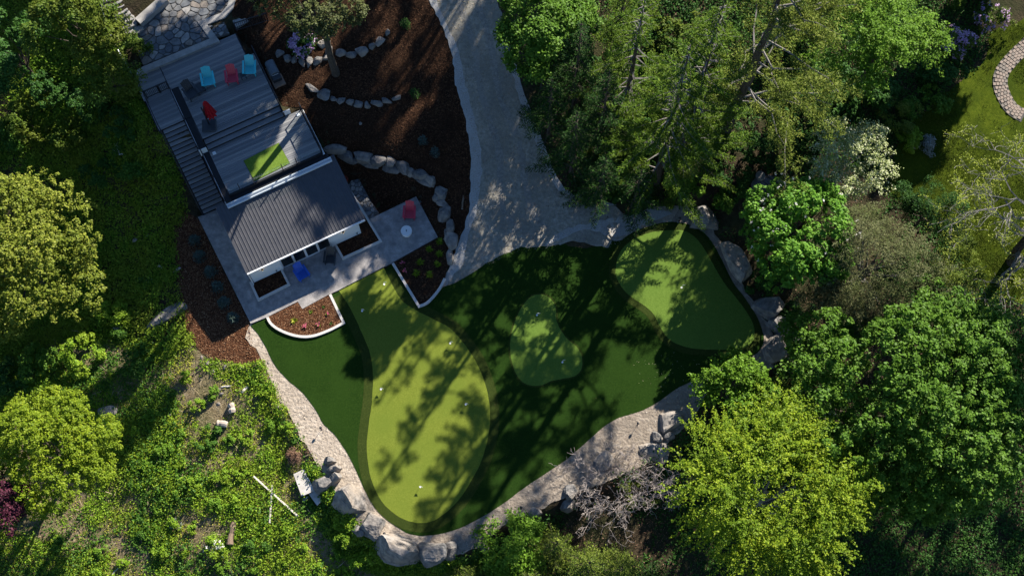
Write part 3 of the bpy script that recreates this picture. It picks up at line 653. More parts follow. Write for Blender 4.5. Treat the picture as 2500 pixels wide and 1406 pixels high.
# roof: nine ribbed panels, trim, gutter
slope = math.atan2(ZB - ZE, 6.85 - 2.25); rl = math.hypot(ZB - ZE, 6.85 - 2.25)
pan = MB(); per = .88; prof = []
for k in range(4):
    x = k * per / 4; prof += [(x, 0), (x + .15, 0), (x + .166, .027), (x + .205, .027)]
prof.append((per, 0))
nv = len(prof); vs_ = []
for y in (0, rl):
    for x, z in prof: vs_.append((x, y, z))
pan.add(vs_, [(i, i + 1, nv + i + 1, nv + i) for i in range(nv - 1)])
pme = pan.mesh('roof_panel')
for k in range(9): mesh_obj('roof_panel', pme, M['roof_metal'], house, (1.2 + k * per, 2.25, ZE), (slope, 0, 0))
Mr = Matrix.Translation((0, 2.25, ZE)) @ Matrix.Rotation(slope, 4, 'X')
hpart(MB().box(1.2, 9.12, .02, rl, -.14, -.012, Mr), 'roof_deck', 'black_fascia')
hpart(MB().box(1.17, 9.15, 2.16, 2.25, ZE - .12, ZE + .012), 'eave_trim', 'white_metal')
hpart(MB().box(1.13, 1.197, 0, rl, -.12, .034, Mr), 'verge_trim', 'roof_metal'); hpart(MB().box(9.123, 9.19, 0, rl, -.12, .034, Mr), 'verge_trim', 'roof_metal')
for x in (2.1, 7.62):                                        # lit wall lamps
    lm = hpart(MB().box(x - .06, x + .06, T0 - .13, T0 - .002, 1.85, 2.12), 'wall_lamp', 'black_metal')
    MB().lathe([(.02, 1.78), (.05, 1.80), (.05, 1.846), (.02, 1.849)], 10, (x, T0 - .07)).build('lamp_bulb', M['lamp_glow'], lm)
for x in (2.85, 8.45): hpart(MB().lathe([(.035, .5), (.05, .52), (.05, .6), (.035, .62)], 10, (x, T0 - .06)), 'outlet_cover', 'grill_grey')
hpart(MB().tube([(1.22, 2.2, 2.4), (1.2, 2.3, 2.2), (1.2, 2.3, .25), (1.14, 2.2, .15)], .045, 8), 'downpipe', 'white_metal')
hpart(MB().box(8.78, 9.1, 6.3, 7.3, .5, 1.7).box(8.74, 8.78, 6.4, 7.2, .45, 1.75), 'heat_pump', 'white_metal')
# white box gutter between roof and deck
hpart(MB().box(1.85, 8.88, 6.42, 6.47, 3.06, 3.22).box(1.85, 8.88, 6.63, 6.70, 3.06, 3.25).box(1.85, 8.88, 6.47, 6.63, 3.06, 3.10).box(1.82, 1.85, 6.42, 6.70, 3.06, 3.25).box(8.88, 8.91, 6.42, 6.70, 3.06, 3.25), 'box_gutter', 'white_metal')

# ---------------------------------------------------------------- the two-level deck and its stairs
ZL, ZU = 3.46, 4.0
deck = empty('timber_deck', HO - Vector((0, 0, .1)), HANG); tag(deck, 'two-level grey timber deck with black edges behind the garden house', 'deck')
def dpart(mb, name, mat, parent=None, **k): return mb.build(name, M[mat], parent or deck, **k)
bw, gp = .136, .012
def boards(s0, s1, t0, t1, z, seed):
    n = int(round((t1 - t0) / (bw + gp))); w = (t1 - t0) / n; rr = random.Random(seed); cache = {}
    for i in range(n):
        o = mesh_obj('deck_board', bm_board, None, deck, ((s0 + s1) / 2, t0 + (i + .5) * w, z - .013 + rr.uniform(-.0015, .0015)))
        o.scale = ((s1 - s0), w - gp, .026)
        o.material_slots[0].link = 'OBJECT'; o.material_slots[0].material = M[rr.choice(('deck_wood', 'deck_wood', 'deck_wood_dark', 'deck_wood_warm'))]
bm_board = MB().box(-.5, .5, -.5, .5, -.5, .5).mesh('deck_board'); bm_board.materials.append(M['deck_wood'])
boards(2.24, 8.5, 7.14, 10.36, ZL, 1)
boards(2.24, 7.42, 11.0, 15.0, ZU, 2)
boards(-.08, 6.9, 15.0, 16.78, ZU, 3)
boards(.02, 1.66, 12.72, 15.0, ZU, 4)
for (s0, s1, t, z) in ((2.26, 7.40, 10.68, 3.82), (2.26, 7.40, 10.36, 3.64)):
    dpart(MB().box(s0, s1, t, t + .315, z - .035, z), 'step_tread', 'deck_wood'); dpart(MB().box(s0, s1, t + .325, t + .34, z, z + .145), 'riser', 'black_fascia')
dpart(MB().box(2.26, 7.40, 10.362, 10.375, ZL, 3.60), 'riser', 'black_fascia')
dpart(MB().box(2.2, 8.54, 7.10, 10.36, 3.2, ZL - .03), 'deck_frame', 'black_fascia'); dpart(MB().box(2.2, 7.40, 11.03, 15.0, 3.2, ZU - .03).box(2.2, 6.9, 15.0, 16.7, 3.2, ZU - .03).box(-.05, 2.2, 12.75, 16.7, 3.3, ZU - .03), 'deck_frame', 'black_fascia')
dpart(MB().box(2.2, 8.56, 7.04, 7.10, 3.1, ZL + .002), 'fascia', 'black_fascia'); dpart(MB().box(8.54, 8.60, 7.10, 10.40, 3.0, ZL + .002), 'fascia', 'black_fascia')
dpart(MB().box(7.44, 7.50, 10.4, 15.0, 2.6, ZU + .002), 'fascia', 'black_fascia'); dpart(MB().box(6.92, 6.98, 15.06, 16.8, 2.6, ZU + .002), 'fascia', 'black_fascia')
dpart(MB().box(1.85, 8.85, 6.705, 7.035, 3.1, 3.2), 'roof_membrane', 'black_fascia')
# black channel between deck and stair, pale metal edge
dpart(MB().box(1.76, 2.2, 10.45, 15.0, 3.5, ZU - .06), 'side_channel', 'black_fascia'); dpart(MB().box(1.70, 1.755, 10.42, 15.05, 3.0, ZU + .02), 'edge_trim', 'steel')
dpart(MB().box(1.86, 2.2, 6.72, 10.40, 3.0, ZL - .06), 'side_channel', 'black_fascia'); dpart(MB().box(1.80, 1.855, 6.72, 10.36, 2.6, ZL + .02), 'edge_trim', 'steel')
dpart(MB().box(1.70, 2.2, 10.365, 10.415, 3.2, ZU + .01), 'edge_cap', 'white_metal')
dpart(MB().box(7.44, 7.9, 10.42, 10.47, 3.2, ZU + .01), 'edge_cap', 'white_metal')
# railings: posts, rails and glass
def rail(pts, z, h=1.0, glassy=True, toprail=True, pw_=.055):
    for (a, b) in zip(pts[:-1], pts[1:]):
        A, B = Vector((*a, z)), Vector((*b, z)); up = Vector((0, 0, 1)); d = (B - A).normalized()
        if toprail: dpart(MB().bar(A + up * h, B + up * h, .05, .04), 'top_rail', 'black_metal')
        if glassy:
            pn = Vector((-d.y, d.x, 0)) * .005; q0 = A + d * .06 + up * .08; q1 = B - d * .06 + up * (h - .06)
            dpart(MB().add([q0 - pn, Vector((q1.x, q1.y, q0.z)) - pn, q1 - pn, Vector((q0.x, q0.y, q1.z)) - pn, q0 + pn, Vector((q1.x, q1.y, q0.z)) + pn, q1 + pn, Vector((q0.x, q0.y, q1.z)) + pn],
                           [(0,1,2,3),(7,6,5,4),(0,4,5,1),(1,5,6,2),(2,6,7,3),(3,7,4,0)]), 'glass_panel', 'clear_glass')
    for a in pts: dpart(MB().box(a[0] - pw_ / 2, a[0] + pw_ / 2, a[1] - pw_ / 2, a[1] + pw_ / 2, z - .2, z + h + .03), 'post', 'black_metal')
rail([(2.26, 7.07), (3.0, 7.07), (3.95, 7.07), (5.9, 7.07), (6.85, 7.07), (8.5, 7.07)], ZL, toprail=False)
rail([(8.57, 7.1), (8.57, 8.2), (8.57, 9.3), (8.57, 10.36)], ZL)
rail([(7.47, 11.0), (7.47, 12.3), (7.47, 13.7), (7.47, 15.0)], ZU)
rail([(2.2, 10.5), (2.2, 11.6)], ZU, glassy=False); rail([(1.73, 10.5), (1.73, 12.7), (1.73, 15.0), (1.73, 16.2)], ZU, h=.95, toprail=True, pw_=.05)
rail([(1.83, 6.8), (1.83, 8.6), (1.83, 10.3)], ZL, h=.95, pw_=.05)
for s, t, z in ((7.0, 14.6, ZU), (2.42, 14.55, ZU), (8.25, 10.1, ZL), (2.5, 10.05, ZL)):
    o = empty('deck_light', (*W2(s, t), z), HANG)
    tag(o, 'white square deck light, ' + {7.0: 'beside the turquoise chair at the upper deck corner', 2.42: 'at the left edge of the upper deck by the gate', 8.25: 'at the right end of the lower deck', 2.5: 'at the left end of the lower deck below the steps'}[s], 'light', 'square lights in the deck')
    MB().box(-.1, .1, -.1, .1, .001, .05).build('housing', M['white_plastic'], o, bevel=.008); MB().box(-.07, .07, -.07, .07, .052, .058).build('lens', M['white_metal'], o)
# long stair
NT = 20; run = (12.7 - 7.98) / NT; rise = (4.0 - .1) / (NT + 1)
for i in range(NT):
    t1 = 12.7 - i * run; z = 4.0 - (i + 1) * rise
    dpart(MB().box(.22, 1.64, t1 - run + .012, t1 + .02, z - .04, z), 'stair_tread', 'deck_wood' if i % 3 else 'deck_wood_warm')
    dpart(MB().box(.24, 1.62, t1 + .022, t1 + .036, z, z + rise - .042), 'stair_riser', 'black_fascia')
def stringer(s):
    mb = MB(); a, b = (12.72, 4.0 - rise + .02), (7.95, .12)
    mb.add([(s - .025, a[0], a[1]), (s - .025, b[0], b[1]), (s - .025, b[0], b[1] - .4), (s - .025, a[0], a[1] - .5), (s + .025, a[0], a[1]), (s + .025, b[0], b[1]), (s + .025, b[0], b[1] - .4), (s + .025, a[0], a[1] - .5)],
           [(0,1,2,3),(7,6,5,4),(0,4,5,1),(1,5,6,2),(2,6,7,3),(3,7,4,0)]); return mb
dpart(stringer(.19), 'stringer', 'black_fascia'); dpart(stringer(1.67), 'stringer', 'black_fascia')
q = [(.13, 16.7, 4.0), (.13, 14.8, 4.0), (.13, 12.7, 4.0), (.13, 10.4, 4.0 - 2.3 / run * rise), (.13, 8.0, .2)]
for a, b in zip(q[:-1], q[1:]): dpart(MB().bar(Vector(a) + Vector((0, 0, .95)), Vector(b) + Vector((0, 0, .95)), .045), 'hand_rail', 'black_metal'); dpart(MB().bar(Vector(a) + Vector((0, 0, .5)), Vector(b) + Vector((0, 0, .5)), .02), 'mid_rail', 'black_metal')
for a in q: dpart(MB().bar(Vector(a) - Vector((0, 0, .2)), Vector(a) + Vector((0, 0, .98)), .055), 'post', 'black_metal')
for i, (s, w) in enumerate(((.62, .22), (.75, .3), (.8, .28))):
    pass
gt = empty('picket_gate', (0, 0, 0)); tag(gt, 'black double picket gate across the head of the long stair', 'gate')
picket(gt, W2(.2, 15.1), W2(1.05, 15.1), ZU, 1.0, 8, (0, 1)); picket(gt, W2(1.12, 15.1), W2(1.68, 15.1), ZU, 1.0, 5, (0, 1))
# practice mat on the lower deck
mo = empty('turf_mat', (*W2(5.35, 8.35), ZL), HANG + math.radians(3)); tag(mo, 'rectangle of bright artificial turf lying on the lower deck', 'mat')
mp_ = P(662, 401, ZL); mo.location = (*W2(5.2, 8.05), ZL)
MB().box(-1.22, 1.22, -.78, .78, .004, .03).build('pile', M['mat_turf'], mo)
MB().box(-1.235, 1.235, -.795, .795, .002, .012).build('backing', M['black_fascia'], mo)

# ---------------------------------------------------------------- furniture
def chair(mat, label, px, py, z, deg, sc=1.0, name='adirondack_chair'):
    r = empty(name, P(px, py, z + .35) - Vector((0, 0, .35)), math.radians(deg)); r.scale = (sc,) * 3; tag(r, label, 'chair', 'adirondack chairs')
    r.location.z = z
    m = M[mat]; R = Matrix.Rotation
    seat = MB()
    for k in range(5):
        y = -.42 + k * .115; zz = .36 - k * .032; seat.box(-.27, .27, y, y + .105, zz, zz + .025, Matrix.Translation((0, 0, 0)))
    seat.build('seat', m, r)
    back = MB(); B = Matrix.Translation((0, .12, .22)) @ R(math.radians(-32), 4, 'X')
    for k in range(5):
        x = -.27 + k * .109; top = .86 - .035 * abs(k - 2); back.box(x, x + .104, 0, .025, 0, top, B)
    back.box(-.27, .27, .026, .06, .12, .2, B).box(-.25, .25, .026, .06, .6, .67, B); back.build('backrest', m, r)
    for s in (-1, 1):
        arm = MB(); x0, x1 = (.29, .42) if s > 0 else (-.42, -.29)
        arm.add([(x0, -.48, .54), (x1, -.48, .54), (x1 - .02 * s if s > 0 else x1, .36, .56), (x0, .36, .56), (x0, -.48, .565), (x1, -.48, .565), (x1 - .02 * s if s > 0 else x1, .36, .585), (x0, .36, .585)],
                [(0,3,2,1),(4,5,6,7),(0,1,5,4),(1,2,6,5),(2,3,7,6),(3,0,4,7)]); arm.build('arm', m, r, bevel=.008)
        MB().box(.31 * s - .02, .31 * s + .02, -.44, -.34, 0, .54).build('leg', m, r)
        MB().bar((.285 * s, -.40, .32), (.285 * s, .62, .04), .035, .11).build('leg', m, r)
    return r
chair('turquoise', 'turquoise chair in the middle of the upper deck, left of the red one', 508, 194, ZU, 13, 1.06)
chair('red_plastic', 'red chair on the upper deck between two turquoise chairs', 566, 187, ZU, 9, 1.02)
chair('turquoise', 'turquoise chair at the right edge of the upper deck by the railing', 610, 166, ZU, 2, 1.06)
chair('dark_plastic', 'black chair on the upper deck beside the closed red umbrella', 466, 224, ZU, 38, 1.05)
chair('blue_plastic', 'bright blue chair on the patio in front of the glass doors', 736, 666, .1, 33, 1.0)
chair('dark_plastic', 'dark chair in the shade on the patio beside the long planter', 806, 628, .1, -4, .95)
chair('red_plastic', 'red chair on the patio corner beside the round white fire table', 1000, 518, .1, -3, 1.0)
def small_table(px, py, z, label, w=.45, h=.42):
    r = empty('side_table', P(px, py, z + h) - Vector((0, 0, h)), HANG); r.location.z = z; tag(r, label, 'table')
    MB().box(-w/2, w/2, -w/2, w/2, h - .04, h).build('table_top', M['dark_plastic'], r, bevel=.01)
    for a in (-1, 1):
        for b in (-1, 1): MB().bar((a * w * .4, b * w * .4, 0), (a * w * .4, b * w * .4, h - .04), .04).build('leg', M['dark_plastic'], r)
small_table(592, 183, ZU, 'small black side table between red and turquoise chairs', .34)
small_table(487, 213, ZU, 'low black footstool beside the black chair on the deck', .6, .36)
ft = empty('fire_table', P(992, 563, .62) - Vector((0, 0, .52)), 0); ft.location.z = .1; tag(ft, 'round white drum shaped fire table on the patio', 'fire table')
MB().lathe([(.24, 0), (.30, .05), (.335, .2), (.345, .40), (.34, .44)], 32).build('drum', M['white_plastic'], ft, smooth=True)
MB().lathe([(.345, .442), (.355, .455), (.355, .50), (.345, .515)], 32).build('lid', M['white_wall'], ft)
MB().box(-.02, .02, -.07, .07, .517, .55).build('handle', M['dark_plastic'], ft, bevel=.005)
# closed cantilever umbrella
ub = empty('cantilever_umbrella', (*W2(2.95, 11.62), ZU), HANG - math.radians(22)); tag(ub, 'closed dark red cantilever umbrella on a square black base', 'umbrella')
MB().box(-.44, .44, -.42, .42, 0, .12).build('base', M['dark_plastic'], ub, bevel=.04)
MB().tube([(0, .1, .1), (0, .12, 1.2), (-.02, .16, 2.45)], .045, 10).build('pole', M['black_metal'], ub)
MB().tube([(-.02, .16, 1.5), (.12, .3, 2.3), (.2, .42, 2.5)], .032, 8).build('arm', M['black_metal'], ub)
cn = MB(); prof = [(0.03, 2.75), (.12, 2.5), (.2, 1.9), (.27, 1.3), (.33, .8), (.3, .75)]; nn = 18; vs_ = []
for r_, z in prof:
    for k in range(nn):
        t = 2 * math.pi * k / nn; rr_ = r_ * (1 + (.3 if k % 2 else -.2)); vs_.append((.24 + rr_ * math.cos(t), .42 + rr_ * math.sin(t), z))
cn.add(vs_, [(i*nn + k, i*nn + (k+1) % nn, (i+1)*nn + (k+1) % nn, (i+1)*nn + k) for i in range(len(prof) - 1) for k in range(nn)] + [tuple(range(nn))]); cn.build('folded_canopy', M['red_fabric'], ub)
# grill on its wooden stand
gr = empty('barbecue_grill', (*W2(8.05, 13.3), 0), HANG); gz = ZU - .75; gr.location.z = gz
tag(gr, 'grey hooded barbecue grill beside the deck railing', 'grill')
ws = empty('grill_stand', (*W2(8.05, 13.2), gz), HANG); tag(ws, 'brown timber stand under the grey grill', 'stand')
MB().box(-.38, .38, -.9, .62, .34, .40).build('platform', M['raw_wood'], ws)
for y in (-.88, .56): MB().box(-.38, .38, y, y + .06, .405, .47).build('rim', M['raw_wood'], ws)
for a in (-.32, .32):
    for b in (-.8, .52): MB().bar((a, b, -.9), (a, b, .34), .09).build('leg', M['raw_wood'], ws)
hd = MB(); prof = [(-.3, .42), (-.31, .8), (-.24, .98), (-.1, 1.04), (.1, 1.04), (.24, .98), (.31, .8), (.3, .42)]
hd.add([(x, -.28, z) for x, z in prof] + [(x, .68, z) for x, z in prof], [tuple(range(8)), tuple(range(15, 7, -1))] + [(i, i + 8, (i + 1) % 8 + 8, (i + 1) % 8) for i in range(8)]); hd.build('hood', M['grill_grey'], gr, bevel=.02)
MB().box(-.28, .28, -.66, -.285, .42, .82).build('side_cabinet', M['dark_plastic'], gr, bevel=.02)
MB().tube([(-.2, -.3, .86), (-.2, -.36, .88), (.2, -.36, .88), (.2, -.3, .86)], .014, 6).build('handle', M['steel'], gr)
# hose coil by the corner of the house
ho = MB()
for k in range(3): ho.tube([( (.20 + .05 * k) * math.cos(t * .35), (.20 + .05 * k) * math.sin(t * .35), .03 + .03 * k + .004 * t) for t in range(19)], .014, 5)
p = P(838, 438, .2); tag(ho.build('garden_hose', M['orange_hose'], None, (p.x, p.y, zt(p.x, p.y) + .02)), 'coiled orange red hose at the right corner of the house', 'hose')

# ---------------------------------------------------------------- golf flags, path lights
def flag(px, py, label, h=.42):
    b = P(px, py, .034); r = empty('golf_flag', b, math.radians(rs.uniform(-25, 25))); tag(r, label, 'flag', 'practice flags on the putting greens')
    MB().lathe([(.0, .0005), (.062, .0005), (.062, .003), (.05, .0045)], 16).build('cup', M['white_plastic'], r)
    MB().tube([(0, 0, 0), (0, 0, h)], .008, 6).build('pole', M['white_metal'], r)
    fl = MB(); pts = [(0, 0, h), (.10, .015, h - .02), (.2, -.01, h - .06), (.11, .0, h - .11), (0, 0, h - .14)]
    fl.add(pts + [(x, y + .006, z) for x, y, z in pts], [(0,1,2,3,4), (9,8,7,6,5), (0,5,6,1), (1,6,7,2), (2,7,8,3), (3,8,9,4), (4,9,5,0)]); fl.build('cloth', M['white_plastic'], r)
for a in ((938,694,'small white golf flag nearest the patio on the long green'), (884,759,'white golf flag left of centre near the top of the long green'), (1099,838,'white golf flag at the right rim of the long green'), (930,950,'white golf flag at the left waist of the long green'),
          (1137,987,'white golf flag at the right middle of the long green'), (1026,1188,'white golf flag at the bottom end of the long green'), (1311,769,'white golf flag at the narrow top of the small middle green'), (1373,884,'white golf flag in the lower right lobe of the small middle green'), (1664,702,'white golf flag with long shadow on the round green')): flag(*a)
def ball_light(px, py, label, z=0.0):
    b = P(px, py, z); r = empty('path_light', b, 0); tag(r, label, 'light', 'ball lights along the sand path')
    MB().lathe([(.0, 0), (.05, 0), (.05, .02), (.012, .03)], 12).build('foot', M['ball_black'], r)
    MB().tube([(0, 0, .02), (0, 0, .46)], .012, 8).build('stem', M['rust'], r)
    MB().lathe([(.012, .44)] + [(.085 * math.sin(math.pi * k / 8), .52 - .085 * math.cos(math.pi * k / 8)) for k in range(1, 8)] + [(.012, .605)], 16).build('globe', M['ball_black'], r, smooth=True)
for a in ((785,1048,'dark ball light on the sunny sand path left of the fairway'), (940,1304,'dark ball light above the big boulders at the bottom'), (1272,1241,'ball light on the sand path near the bright maple bush'), (1556,1037,'dark ball light on the sand path above the bare grey bush'), (1658,540,'dark ball light on the stones at the top of the round green')): ball_light(*a)
MB_ = ball_light(1027, 500, 'small dark ball light at the back corner of the patio', .2)

# ---------------------------------------------------------------- boulders
_ico = bmesh.new(); bmesh.ops.create_icosphere(_ico, subdivisions=4, radius=1.0); _ico.verts.ensure_lookup_table()
ICO_V = np.array([v.co[:] for v in _ico.verts]); ICO_F = [tuple(v.index for v in f.verts) for f in _ico.faces]; _ico.free()
def rock_mesh(sx, sy, sz, seed, cuts=17):
    rng = np.random.default_rng(seed); v = ICO_V.copy()
    v = np.sign(v) * np.abs(v) ** .48; v *= 1.0 / np.abs(v).max(0)
    for i in range(cuts):
        n = rdir(rng, 1)[0]; n[2] = abs(n[2]) * .8 if i % 3 else n[2]; n /= np.linalg.norm(n)
        d = rng.uniform(.5, .92); e = v @ n - d; k = e > 0
        v[k] -= np.outer(e[k], n) * .97
    f = lambda p: np.sin(p)
    w = v * 3.1 + rng.uniform(0, 9, 3)
    nn = .7 * f(w[:, 0] + f(w[:, 1] * 1.3)) + .5 * f(w[:, 2] * 3.1 + w[:, 0] * 2.3) + .5 * f(w[:, 0] * 6 + w[:, 1] * 5 + 2 * f(w[:, 2] * 3)) + .35 * f(w[:, 2] * 11 + w[:, 1] * 4) + .25 * f(w[:, 0] * 13 - w[:, 1] * 12)
    v *= (1 + .03 * nn)[:, None]
    v *= np.array([sx, sy, sz]) / 2
    me = bpy.data.meshes.new('boulder'); me.from_pydata([tuple(p) for p in v], [], ICO_F); me.update(); return me
_rk = [0]
def boulder(px, py, w, h, deg, hz, label, mat='rock', group=None, name='boulder', sink=.5, zbase=None):
    """w x h in photo pixels, turned by deg in the plan; hz tall above ground"""
    _rk[0] += 1; sx, sy = w / 38.0, h / 36.0
    g = G(px, py) if zbase is None else P(px, py, zbase); z = g.z
    c = P(px, py, z + hz * .6); z = zt(c.x, c.y) if zbase is None else zbase
    me = rock_mesh(sx * 1.22, sy * 1.22, hz * (1 + sink), 100 + _rk[0])
    o = mesh_obj(name, me, M[mat], None, (c.x, c.y, z + hz * (1 - sink) / 2), (0, 0, math.radians(deg)))
    return tag(o, label, 'boulder' if name == 'boulder' else 'rock', group)
A = [(812,356,46,20,-5,.5),(843,371,42,24,-22,.6),(868,388,24,18,-20,.35),(888,377,46,22,-14,.65),(922,386,46,20,-12,.65),(903,396,50,14,-8,.4),(953,392,26,22,-15,.6),(962,409,44,16,-14,.4),(983,400,38,28,-25,.65),(1000,417,30,16,-28,.4),
     (1028,421,42,24,-24,.6),(1038,440,34,18,-25,.45),(1052,435,24,22,-40,.55),(1072,464,32,28,-35,.6),(1066,480,22,22,-40,.4),(1077,493,24,18,-50,.4),(1088,518,28,32,-15,.6),(1098,545,24,30,-10,.55),(1092,568,18,24,0,.35)]
for i, a in enumerate(A):
    a = (a[0], a[1], a[2] * 1.16, a[3] * 1.12, *a[4:])
    boulder(*a, 'grey boulder, %s from the house in the curved retaining row' % OR[i], 'blue_rock' if i % 3 else 'rock', 'boulders of the curved retaining row')
for i, a in enumerate([(1103,582,34,44,20,.5),(1097,626,22,52,8,.4)]): boulder(*a, ['broad pale boulder at the drive end of the retaining row', 'long narrow boulder beside the drive at the tip of the pointed bed'][i], 'rock', 'boulders of the curved retaining row')
for i, (x, y, w, h, d) in enumerate([(680,129,24,20,10),(700,141,24,20,-30),(718,143,14,22,0),(735,147,18,24,8),(754,148,20,24,8),(776,144,26,20,25),(798,137,24,16,25)]):
    boulder(x, y, w, h, d, .35, 'grey stone, %s from the left in the arc below the purple rhododendron' % OR[i], 'blue_rock', 'stones of the rhododendron arc')
for i, (x, y, w, h, d) in enumerate([(790,104,22,26,-40),(803,121,18,24,-20),(835,127,26,16,-5),(858,130,24,16,-15),(882,122,32,22,18),(907,111,24,16,25),(929,97,26,20,15),(946,76,15,15,0)]):
    boulder(x, y, w, h, d, .35, 'grey stone, %s from the trunk end in the upper arc on the mulch bank' % OR[i], 'blue_rock' if i % 2 else 'rock', 'stones of the upper arc')
for i, (x, y, w, h, d) in enumerate([(762,214,34,16,-35),(791,226,34,28,-35),(812,240,18,16,-20),(831,244,24,17,-8),(852,246,20,14,-5),(873,251,22,16,0),(895,254,16,20,0),(918,250,26,16,5),(943,244,24,12,-5),(968,237,30,10,22)]):
    boulder(x, y, w, h, d, .33, 'grey stone, %s from the deck end in the lower arc on the mulch bank' % OR[i], 'blue_rock', 'stones of the lower arc')
B = [(803,1122,26,22,30,.7,'angular grey boulder at the top of the heap beside the sand path','blue_rock'),(815,1140,34,18,10,.9,'flat topped boulder stacked in the heap beside the sand path','rock'),(818,1164,34,28,10,.8,'pale rounded boulder in the middle of the heap by the sand path','rock'),
     (790,1180,46,36,30,.6,'shaded grey slab boulder on the meadow side of the heap','blue_rock'),(846,1218,96,60,-35,1.2,'long flat tan boulder along the left bottom rim of the green','rock'),(905,1278,58,56,-10,1.4,'blocky blue grey boulder below the long tan one','blue_rock'),(876,1294,36,30,-20,.8,'small dark boulder tucked against the blocky one','blue_rock'),
     (972,1338,104,62,-20,1.6,'huge grey boulder at the very bottom of the green','rock'),(1048,1352,64,54,-10,1.6,'pointed blue grey boulder at the bottom beside the huge one','blue_rock'),(1095,1340,36,36,0,1.0,'small grey boulder right of the pointed one at the bottom','blue_rock'),
     (1722,526,66,66,-15,1.5,'dark angular boulder at the top right of the round green','blue_rock'),(1806,642,60,108,28,1.7,'long pale boulder beside the right rim of the round green','rock'),(1880,746,82,60,4,1.5,'broad dark boulder lower right of the round green','blue_rock'),
     (1912,798,62,52,-30,1.2,'dark boulder half hidden by trees, below the broad one','blue_rock'),(1893,852,66,74,-25,.8,'sloping grey boulder at the lower right corner of the green','rock'),(1926,884,36,34,0,.7,'small brown grey boulder under the dark maple edge','rock'),(1930,820,52,40,-35,.9,'dark leaning boulder at the edge of the trees','blue_rock'),
     (1642,1022,58,50,10,.7,'rounded tan boulder on the sand path under the green sapling','rock'),(1604,1062,24,24,0,.5,'small dark angular stone above the bare grey bush','blue_rock'),(1632,1062,30,20,20,.4,'small flat dark stone beside the rounded tan boulder','blue_rock'),(1592,1100,70,40,-10,.35,'flat tan ledge stone at the edge of the sand path','rock'),
     (1392,1200,40,30,10,.7,'dark boulder behind the bare grey bush near the sand path','blue_rock'),(1385,1232,40,28,30,.6,'brown grey boulder among the low conifers','rock'),(1305,1250,28,24,20,.5,'small pale boulder among the low conifers by the path','rock'),(1478,1122,44,40,0,.5,'round grey boulder under the bare twigs','rock'),(1185,1335,26,26,0,.5,'small tan boulder beside the bright maple bush','rock')]
for b in B: boulder(*b[:6], b[6], b[7])
o = boulder(413, 762, 112, 34, 38, .55, 'long pointed grey slab boulder at the edge of the left mulch strip', 'blue_rock')
boulder(262, 1006, 44, 28, -5, .5, 'flat tan rock beside the yellow green maple', 'rock')
boulder(2235, 352, 16, 22, 20, .3, 'small pale stone in the planting beside the lawn', 'rock')
boulder(820, 412, 16, 34, 25, .5, 'small pale stone at the corner of the house roof', 'rock')
# small scattered stones
sc = [(548,897),(560,905),(538,948),(541,960),(533,985),(566,1000),(590,900),(610,900),(492,872),(505,885),(415,1010),(677,992),(684,1000),(602,905),(330,585),(358,575),(520,905),(690,1012),(880,300),(655,885)]
for i, (x, y) in enumerate(sorted(sc)):
    boulder(x, y, rs.uniform(7, 14), rs.uniform(6, 11), rs.uniform(0, 90), rs.uniform(.1, .2), 'small pale stone, %s in order from the left along the meadow and mulch edge' % (OR + ['last'])[i], 'rock', 'small stones scattered at the meadow edge', 'stone')

# ---------------------------------------------------------------- things lying in the meadow
def lying(px, py, px2, py2, w, h, lift=.12):
    a, b = G(px, py), G(px2, py2); a.z += lift; b.z += lift; return a, b
a, b = lying(621, 1164, 729, 1261, .1, .1, .28); tag(MB().bar(a, b, .11, .08).build('timber_beam', M['bleached_wood'], bevel=.01), 'long bleached timber lying slantwise in the meadow', 'timber')
a, b = lying(666, 1186, 660, 1278, .1, .1, .24); tag(MB().bar(a, b, .11, .07).build('timber_beam', M['bleached_wood'], bevel=.01), 'shorter bleached timber lying under the long slanting one', 'timber')
def lay_board(pts, lift, label):
    q = [G(*p) for p in pts]; top = [(p.x, p.y, p.z + lift) for p in q]; z = max(t[2] for t in top)
    top = [(t[0], t[1], z - .02 * i) for i, t in enumerate(top)]
    tag(MB().add(top + [(x, y, zz - .03) for x, y, zz in top], [(3,2,1,0), (4,5,6,7), (0,1,5,4), (1,2,6,5), (2,3,7,6), (3,0,4,7)]).build('wooden_board', M['white_board']), label, 'board')
lay_board([(719,1160),(744,1147),(771,1200),(739,1214)], .38, 'white weathered board lying by the rock heap')
lay_board([(724,1193),(737,1216),(757,1210),(742,1226)], .2, 'narrow white board end under the larger board')
lay_board([(756,1208),(774,1196),(788,1222),(776,1236)], .25, 'grey white board half hidden by the rock heap')
def log(px, py, L, r, deg, label, mat, z=.1, end='cut_wood'):
    g = G(px, py); e = empty('log', g + Vector((0, 0, r * .8)), math.radians(deg)); tag(e, label, 'log')
    rr = random.Random(px); pts = [(-L/2 + L * k / 4, rr.uniform(-.03, .03), rr.uniform(-.02, .02)) for k in range(5)]
    MB().tube(pts, [r * rr.uniform(.85, 1.1) for _ in pts], 10).build('bark', M[mat], e); MB().tube([(-L/2 - .012, *pts[0][1:]), (-L/2 - .002, *pts[0][1:])], r * .82, 10).build('cut_end', M[end], e); MB().tube([(L/2 + .002, *pts[-1][1:]), (L/2 + .012, *pts[-1][1:])], r * .82, 10).build('cut_end', M[end], e)
log(567, 1302, 1.35, .20, 82, 'brown rotting log standing in grass near white blossoms', 'old_log')
log(567, 998, .5, .22, -75, 'short sawn log section upright in the meadow near the sand', 'cut_wood')
log(543, 1036, .62, .2, -5, 'short sawn log section lying left of the other one', 'cut_wood')
log(599, 950, .6, .09, 50, 'thin pale branch piece near the mulch corner', 'bleached_wood')
log(555, 943, .7, .06, 5, 'thin pale stick lying flat in the upper meadow', 'bleached_wood')
